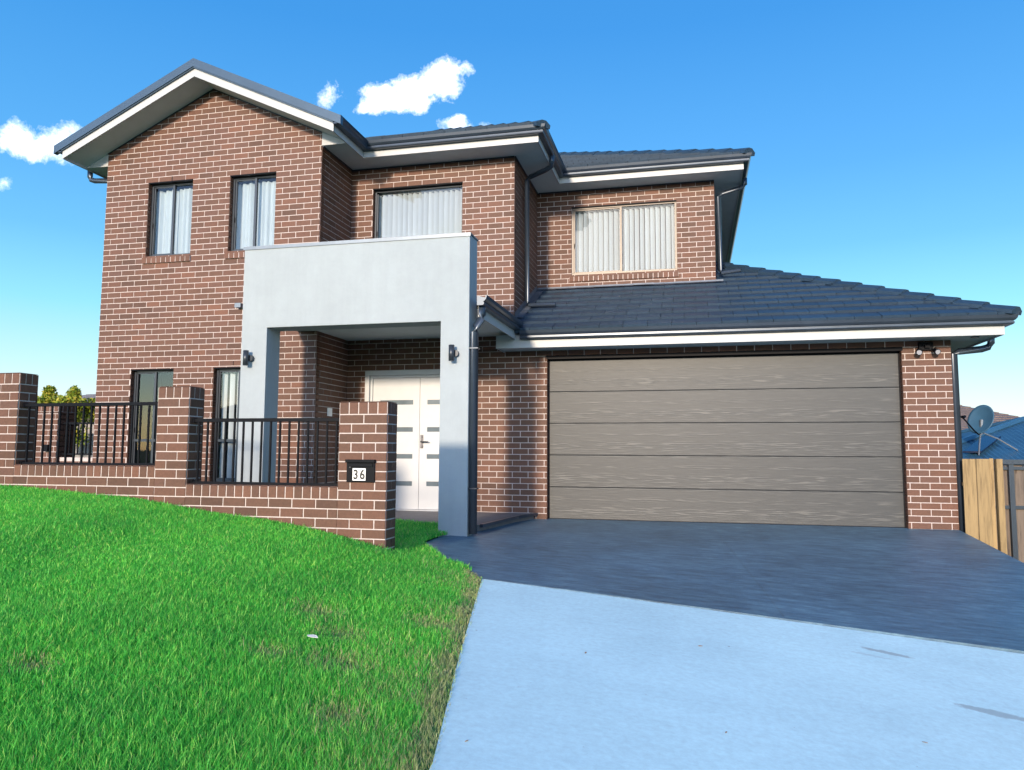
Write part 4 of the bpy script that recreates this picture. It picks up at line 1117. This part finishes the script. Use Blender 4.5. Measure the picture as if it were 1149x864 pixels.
def blades(x, y, z, h, w, dry, name, label=None):
    n = len(x); a = rng.uniform(0, 2*np.pi, n); lean = rng.uniform(.1, .75, n)*h; la = a+rng.normal(0, .5, n)+np.pi/2
    bx, by = np.cos(a)*w/2, np.sin(a)*w/2; lx, ly = np.cos(la)*lean, np.sin(la)*lean
    V = np.empty((n, 7, 3))
    for k, (t, ww) in enumerate(((0, 1.), (.45, .85), (.8, .5))):
        bend = t**1.8
        V[:, 2*k, 0] = x-bx*ww+lx*bend; V[:, 2*k, 1] = y-by*ww+ly*bend; V[:, 2*k, 2] = z+h*t*(1-.15*t)
        V[:, 2*k+1, 0] = x+bx*ww+lx*bend; V[:, 2*k+1, 1] = y+by*ww+ly*bend; V[:, 2*k+1, 2] = z+h*t*(1-.15*t)
    V[:, 6, 0] = x+lx; V[:, 6, 1] = y+ly; V[:, 6, 2] = z+h*.85
    me = bpy.data.meshes.new(name); me.vertices.add(n*7); me.vertices.foreach_set('co', V.ravel())
    b0 = np.arange(n)*7
    lp = np.stack([b0, b0+1, b0+3, b0+2, b0+2, b0+3, b0+5, b0+4, b0+4, b0+5, b0+6], 1).ravel()
    me.loops.add(n*11); me.loops.foreach_set('vertex_index', lp.astype(np.int32))
    me.polygons.add(n*3)
    st = (np.arange(n)*11)[:, None]+np.array([0, 4, 8]); me.polygons.foreach_set('loop_start', st.ravel().astype(np.int32))
    try: me.polygons.foreach_set('loop_total', np.tile([4, 4, 3], n).astype(np.int32))
    except Exception: pass
    me.update(calc_edges=True)
    at = me.attributes.new('dry', 'FLOAT', 'POINT'); at.data.foreach_set('value', np.repeat(dry, 7).astype(np.float32))
    me.materials.append(M['grass']); o = bpy.data.objects.new(name, me); COL.objects.link(o)
    tag(o, label, None, None, 'stuff'); return o
NB = 400000
# density falls with distance from the viewer's side of the lawn so that far blades are wider but fewer
yy = 1.5+(6.36-1.5)*rng.random(NB*2)**1.25
ex = edge_x(yy); xl = -1.02*yy-.9
xx = ex-(ex-xl)*rng.random(NB*2)+.012
keep = rng.random(NB*2) < np.clip((ex-xl)/7.5, .15, 1)
xx, yy, ex = xx[keep], yy[keep], ex[keep]
d = ex-xx
patch = vnoise(xx, yy, 1.7, 3)
edge_dry = np.clip(1.2-d/.12, 0, 1)+np.clip(1-d/.6, 0, 1)*.45*(vnoise(xx, yy, 5, 5) > .5)
spots = sum(np.exp(-(((xx-a)/r)**2+((yy-b_)/r)**2)) for a, b_, r in ((-1.72, 3.55, .16), (-2.05, 3.45, .10), (-2.2, 4.2, .15), (-1.9, 3.95, .13), (-1.45, 3.0, .13), (-2.75, 2.75, .08), (-1.55, 4.5, .16)))
dry = np.clip(edge_dry*.9+spots*.62+(rng.random(len(xx)) < .012)*.6, 0, 1)
dry = (rng.random(len(xx)) < dry).astype(float)*rng.uniform(.6, 1, len(xx))
dist = np.hypot(xx, yy)
h = (.040+.028*patch)*rng.uniform(.6, 1.25, len(xx))*np.clip(.5+d/.3, .5, 1)*(1-.35*np.clip(spots, 0, 1))
h *= np.where(rng.random(len(xx)) < .04, 1.45, 1)
wd = np.clip(.00095*dist, .0026, .0062)*rng.uniform(.7, 1.2, len(xx))
kp = (rng.random(len(xx)) < np.clip(.35+d/.15, .35, 1)) & (rng.random(len(xx)) < 1-.35*np.clip(spots, 0, 1))
# the lawn goes on beyond the left of the view, with coarser blades
n3 = 70000; y3 = rng.uniform(-1.0, 6.36, n3); x3 = rng.uniform(-10.5, -1.2, n3)
k3 = (x3 < -1.02*np.maximum(y3, 1.5)-.9) | ((y3 < 1.5) & (x3 < edge_x(y3))); x3, y3 = x3[k3], y3[k3]; n3 = len(x3)
X_ = np.concatenate([xx[kp], x3]); Y_ = np.concatenate([yy[kp], y3])
blades(X_, Y_, lawn_z(X_, Y_)-.012, np.concatenate([h[kp], rng.uniform(.04, .08, n3)]), np.concatenate([wd[kp], rng.uniform(.009, .014, n3)]), np.concatenate([dry[kp], (rng.random(n3) < .03)*.8]), 'lawn_grass', 'bright green lawn grass sloping up to the front fence')
# grass between last pier and portico
n2 = 34000
yy = rng.uniform(6.34, 9.15, n2); xr = np.where(yy < 8.42, edge_x(yy)+.01, np.where(yy < 8.84, -2.95, -2.98)); xx = xr-rng.random(n2)**1.2*2.2
ok = (yy > 6.62) | (xx > F3b+.012); xx, yy = xx[ok], yy[ok]; n2 = len(xx)
zz = np.array([back_z(a, b_) for a, b_ in zip(xx, yy)])
blades(xx, yy, zz, rng.uniform(.035, .075, n2), rng.uniform(.005, .008, n2), (rng.random(n2) < .05)*.8, 'bed_grass', 'green grass patch between the last fence pier and the white portico')

# fallen leaf bits
def leafbit(x, y, z, s, a, mat, label, group=None):
    m = MB(); ca, sa = math.cos(a), math.sin(a)
    pts = [(-1, 0, .02), (-.4, .32, .10), (.3, .28, .12), (1, 0, .05), (.3, -.28, .04), (-.4, -.32, .02)]
    vs = [(x+(p*ca-q*sa)*s, y+(p*sa+q*ca)*s, z+r*s) for p, q, r in pts]
    vs += [(a_, b_, c_+.0015) for a_, b_, c_ in vs]
    m.add(vs, [(5, 4, 3, 2, 1, 0), (6, 7, 8, 9, 10, 11)]+[(i, (i+1) % 6, (i+1) % 6+6, i+6) for i in range(6)])
    o = m.build('fallen_leaf', mat); tag(o, label, 'leaf', group)
leafbit(-1.94, 3.67, float(lawn_z(-1.94, 3.67))+.055, .05, -.5, 'leafpale', 'pale curled leaf lying on the green lawn')
for i, (x, y) in enumerate([(-.62, 4.42), (.02, 4.9), (-.9, 3.0), (.12, 3.6), (1.0, 3.9)]):
    leafbit(x, y, float(drive_z(x, y))+.006, .012+.006*random.random(), random.random()*6, 'leafdry', 'tiny dry brown leaf scrap on the pale concrete', 'leaf scraps on the concrete')

# ------------------------------------------------------------------ the street behind the viewer
m = MB(); m.box(-90, 90, -13.5, -5.6, -.75, -.612); o = m.build('road', 'road'); tag(o, kind='structure')
for y0, y1 in ((-5.6, -5.42), (-13.68, -13.5)):
    m = MB(); m.box(-90, 90, y0, y1, -.75, -.49); o = m.build('kerb', 'kerb'); tag(o, kind='structure')
for lab, loc, wd_, hh, wm, rm in (('cream two storey house across the street with grey tiled roof', (-39.5, -46, -.6), 15.5, 4.9, 'wall_cream', 'tile_grey'),
                         ('wide tan two storey house across the street with brown tiled roof', (-21.0, -46, -.6), 26.0, 5.4, 'wall_tan', 'tile_far'),
                         ('cream two storey house across the street with brown tiled roof', (8.5, -46, -.6), 15.0, 4.9, 'wall_cream', 'tile_far')):
    x, y, z = loc
    ws = [(x+1.5+3.4*i, x+3.3+3.4*i, z+a, z+b_, y+9.0) for i in range(int((wd_-1)//3.4)) for a, b_ in ((.8, 2.1), (3.2, 4.5))]
    house_box(loc, wd_, 9.0, hh, .42, lab, wm, rm, 'street_house', windows=ws)
# ------------------------------------------------------------------ world
W = bpy.data.worlds.new('World'); S.world = W; W.use_nodes = True; nt = W.node_tree
bg = nt.nodes['Background']; SUN_EL, SUN_AZ = 11.0, 5.0      # azimuth: degrees to the left of straight behind the viewer
sky = N(nt, 'ShaderNodeTexSky'); sky.sky_type = 'NISHITA'; sky.sun_disc = False
sd = Vector((-math.sin(R(SUN_AZ)), -math.cos(R(SUN_AZ)), 0))      # towards the sun, in plan
sky.sun_elevation = R(SUN_EL); sky.sun_rotation = math.atan2(sd.x, sd.y)
sky.altitude = 50; sky.air_density = 1.0; sky.dust_density = .6; sky.ozone_density = 3.0
hs = N(nt, 'ShaderNodeHueSaturation'); hs.inputs['Saturation'].default_value = .85
gm = N(nt, 'ShaderNodeGamma'); gm.inputs['Gamma'].default_value = 1.7; L(nt, sky.outputs[0], gm.inputs['Color'])
sc_ = mixc(nt, 1., gm.outputs[0], (.50, .49, .50), 'MULTIPLY'); sc_.node.clamp_result = False
mn = N(nt, 'ShaderNodeVectorMath'); mn.operation = 'MINIMUM'; L(nt, sc_, mn.inputs[0]); mn.inputs[1].default_value = (16, 15, 14)   # caps the sky's glow on the sun side to tame window reflections
L(nt, mn.outputs[0], hs.inputs['Color'])
# away from the sun the evening sky is a clear blue that pales towards the horizon
tcs = N(nt, 'ShaderNodeTexCoord'); sep = N(nt, 'ShaderNodeSeparateXYZ'); L(nt, tcs.outputs['Generated'], sep.inputs[0])
er = ramp(nt, [(0.0, (.95, 1, 1)), (.05, (.90, 1, 1.02)), (.10, (.62, .97, 1.05)), (.17, (.32, .84, 1.05)), (.25, (.17, .60, 1.02)), (.34, (.105, .475, .99)), (.50, (.050, .350, .88)), (.75, (.035, .27, .74)), (1, (.035, .24, .68))])
L(nt, sep.outputs[2], er.inputs[0])
ev = mixc(nt, 1., er.outputs[0], (2.45, 2.45, 2.45), 'MULTIPLY'); ev.node.clamp_result = False
dts = N(nt, 'ShaderNodeVectorMath'); dts.operation = 'DOT_PRODUCT'; L(nt, tcs.outputs['Generated'], dts.inputs[0])
dts.inputs[1].default_value = (math.sin(R(SUN_AZ))*1., math.cos(R(SUN_AZ)), 0)          # 1 opposite the sun, -1 under it
mr = N(nt, 'ShaderNodeMapRange'); mr.interpolation_type = 'SMOOTHSTEP'; mr.inputs['From Min'].default_value = -.35; mr.inputs['From Max'].default_value = .35
mr.inputs['To Min'].default_value = 0; mr.inputs['To Max'].default_value = .93; L(nt, dts.outputs['Value'], mr.inputs['Value'])
mixsky = mixc(nt, mr.outputs[0], hs.outputs[0], ev); mixsky.node.clamp_result = False
# clouds, far away in fixed directions
tc = N(nt, 'ShaderNodeTexCoord'); dirv = tc.outputs['Generated']
def pixdir(px, py): return (Fv+Rv*((px-574.5)/f_px)-Uv*((py-432)/f_px)).normalized()
warp = N(nt, 'ShaderNodeTexNoise'); warp.inputs['Scale'].default_value = 26; warp.inputs['Detail'].default_value = 10; warp.inputs['Roughness'].default_value = .68
L(nt, dirv, warp.inputs['Vector'])
field = None; dens = None
for (px, py, rx, ry, ang, amp) in ((432, 111, 38, 17, 0, 1.0), (465, 103, 30, 22, 0, 1.0), (494, 92, 36, 24, -.35, 1.05), (412, 118, 22, 8, -.3, .9), (374, 108, 22, 15, -.4, .62),
                                   (30, 160, 30, 22, 0, .72), (74, 160, 40, 22, .1, .84), (56, 174, 34, 11, .2, .72), (512, 140, 22, 11, 0, .95), (10, 207, 18, 9, -.2, .62), (545, 140, 14, 5, 0, .5)):
    c0 = pixdir(px, py); du = (pixdir(px+10, py)-c0).normalized(); dv = c0.cross(du).normalized()
    ca, sa = math.cos(ang), math.sin(ang); d1 = du*ca+dv*sa; d2 = -du*sa+dv*ca
    q = N(nt, 'ShaderNodeVectorMath'); q.operation = 'SUBTRACT'; L(nt, dirv, q.inputs[0]); q.inputs[1].default_value = c0
    def dot(dvec, r):
        k = N(nt, 'ShaderNodeVectorMath'); k.operation = 'DOT_PRODUCT'; L(nt, q.outputs[0], k.inputs[0]); k.inputs[1].default_value = dvec/r
        return k.outputs['Value']
    a = dot(d1, rx/f_px*.94); b_ = dot(d2, ry/f_px*.94)
    r2 = math_(nt, 'ADD', math_(nt, 'MULTIPLY', a, a), math_(nt, 'MULTIPLY', b_, b_))
    e = math_(nt, 'MULTIPLY_ADD', r2, -.55*amp, .72*amp)
    e = math_(nt, 'MAXIMUM', e, 0.0)
    field = e if field is None else math_(nt, 'MAXIMUM', field, e)
nz_ = math_(nt, 'MULTIPLY_ADD', warp.outputs[0], 2.1, -1.28)
cf = math_(nt, 'ADD', field, nz_)
cr = ramp(nt, [(.0, (0, 0, 0)), (.16, (.22, .22, .22)), (.34, (.62, .62, .62)), (.62, (1, 1, 1))]); L(nt, cf, cr.inputs[0])
gate = math_(nt, 'MULTIPLY', cr.outputs[0], math_(nt, 'GREATER_THAN', field, .001))
shade = N(nt, 'ShaderNodeTexNoise'); shade.inputs['Scale'].default_value = 22; shade.inputs['Detail'].default_value = 5; L(nt, dirv, shade.inputs['Vector'])
shr = ramp(nt, [(.3, (3.6, 4.2, 4.9)), (.6, (6.5, 6.5, 6.5))]); L(nt, shade.outputs[0], shr.inputs[0])
cc = mixc(nt, gate, mixsky, shr.outputs[0]); cc.node.clamp_result = False
CLOUD = shr
L(nt, cc, bg.inputs['Color']); bg.inputs['Strength'].default_value = .15
# ------------------------------------------------------------------ sun
sl = bpy.data.lights.new('sun', 'SUN'); sl.energy = 2.1; sl.angle = R(4.0); sl.color = (1.0, .80, .60)
so = bpy.data.objects.new('sun', sl); COL.objects.link(so)
to_sun = Vector((sd.x*math.cos(R(SUN_EL)), sd.y*math.cos(R(SUN_EL)), math.sin(R(SUN_EL))))
so.rotation_euler = to_sun.to_track_quat('Z', 'Y').to_euler(); so.location = (0, -10, 20)
# ------------------------------------------------------------------ view
S.view_settings.view_transform = 'Standard'; S.view_settings.look = 'None'; S.view_settings.exposure = 1.38; S.view_settings.gamma = 1
S.view_settings.use_curve_mapping = False
S.cycles.max_bounces = 6; S.cycles.transparent_max_bounces = 8; S.cycles.use_denoising = True
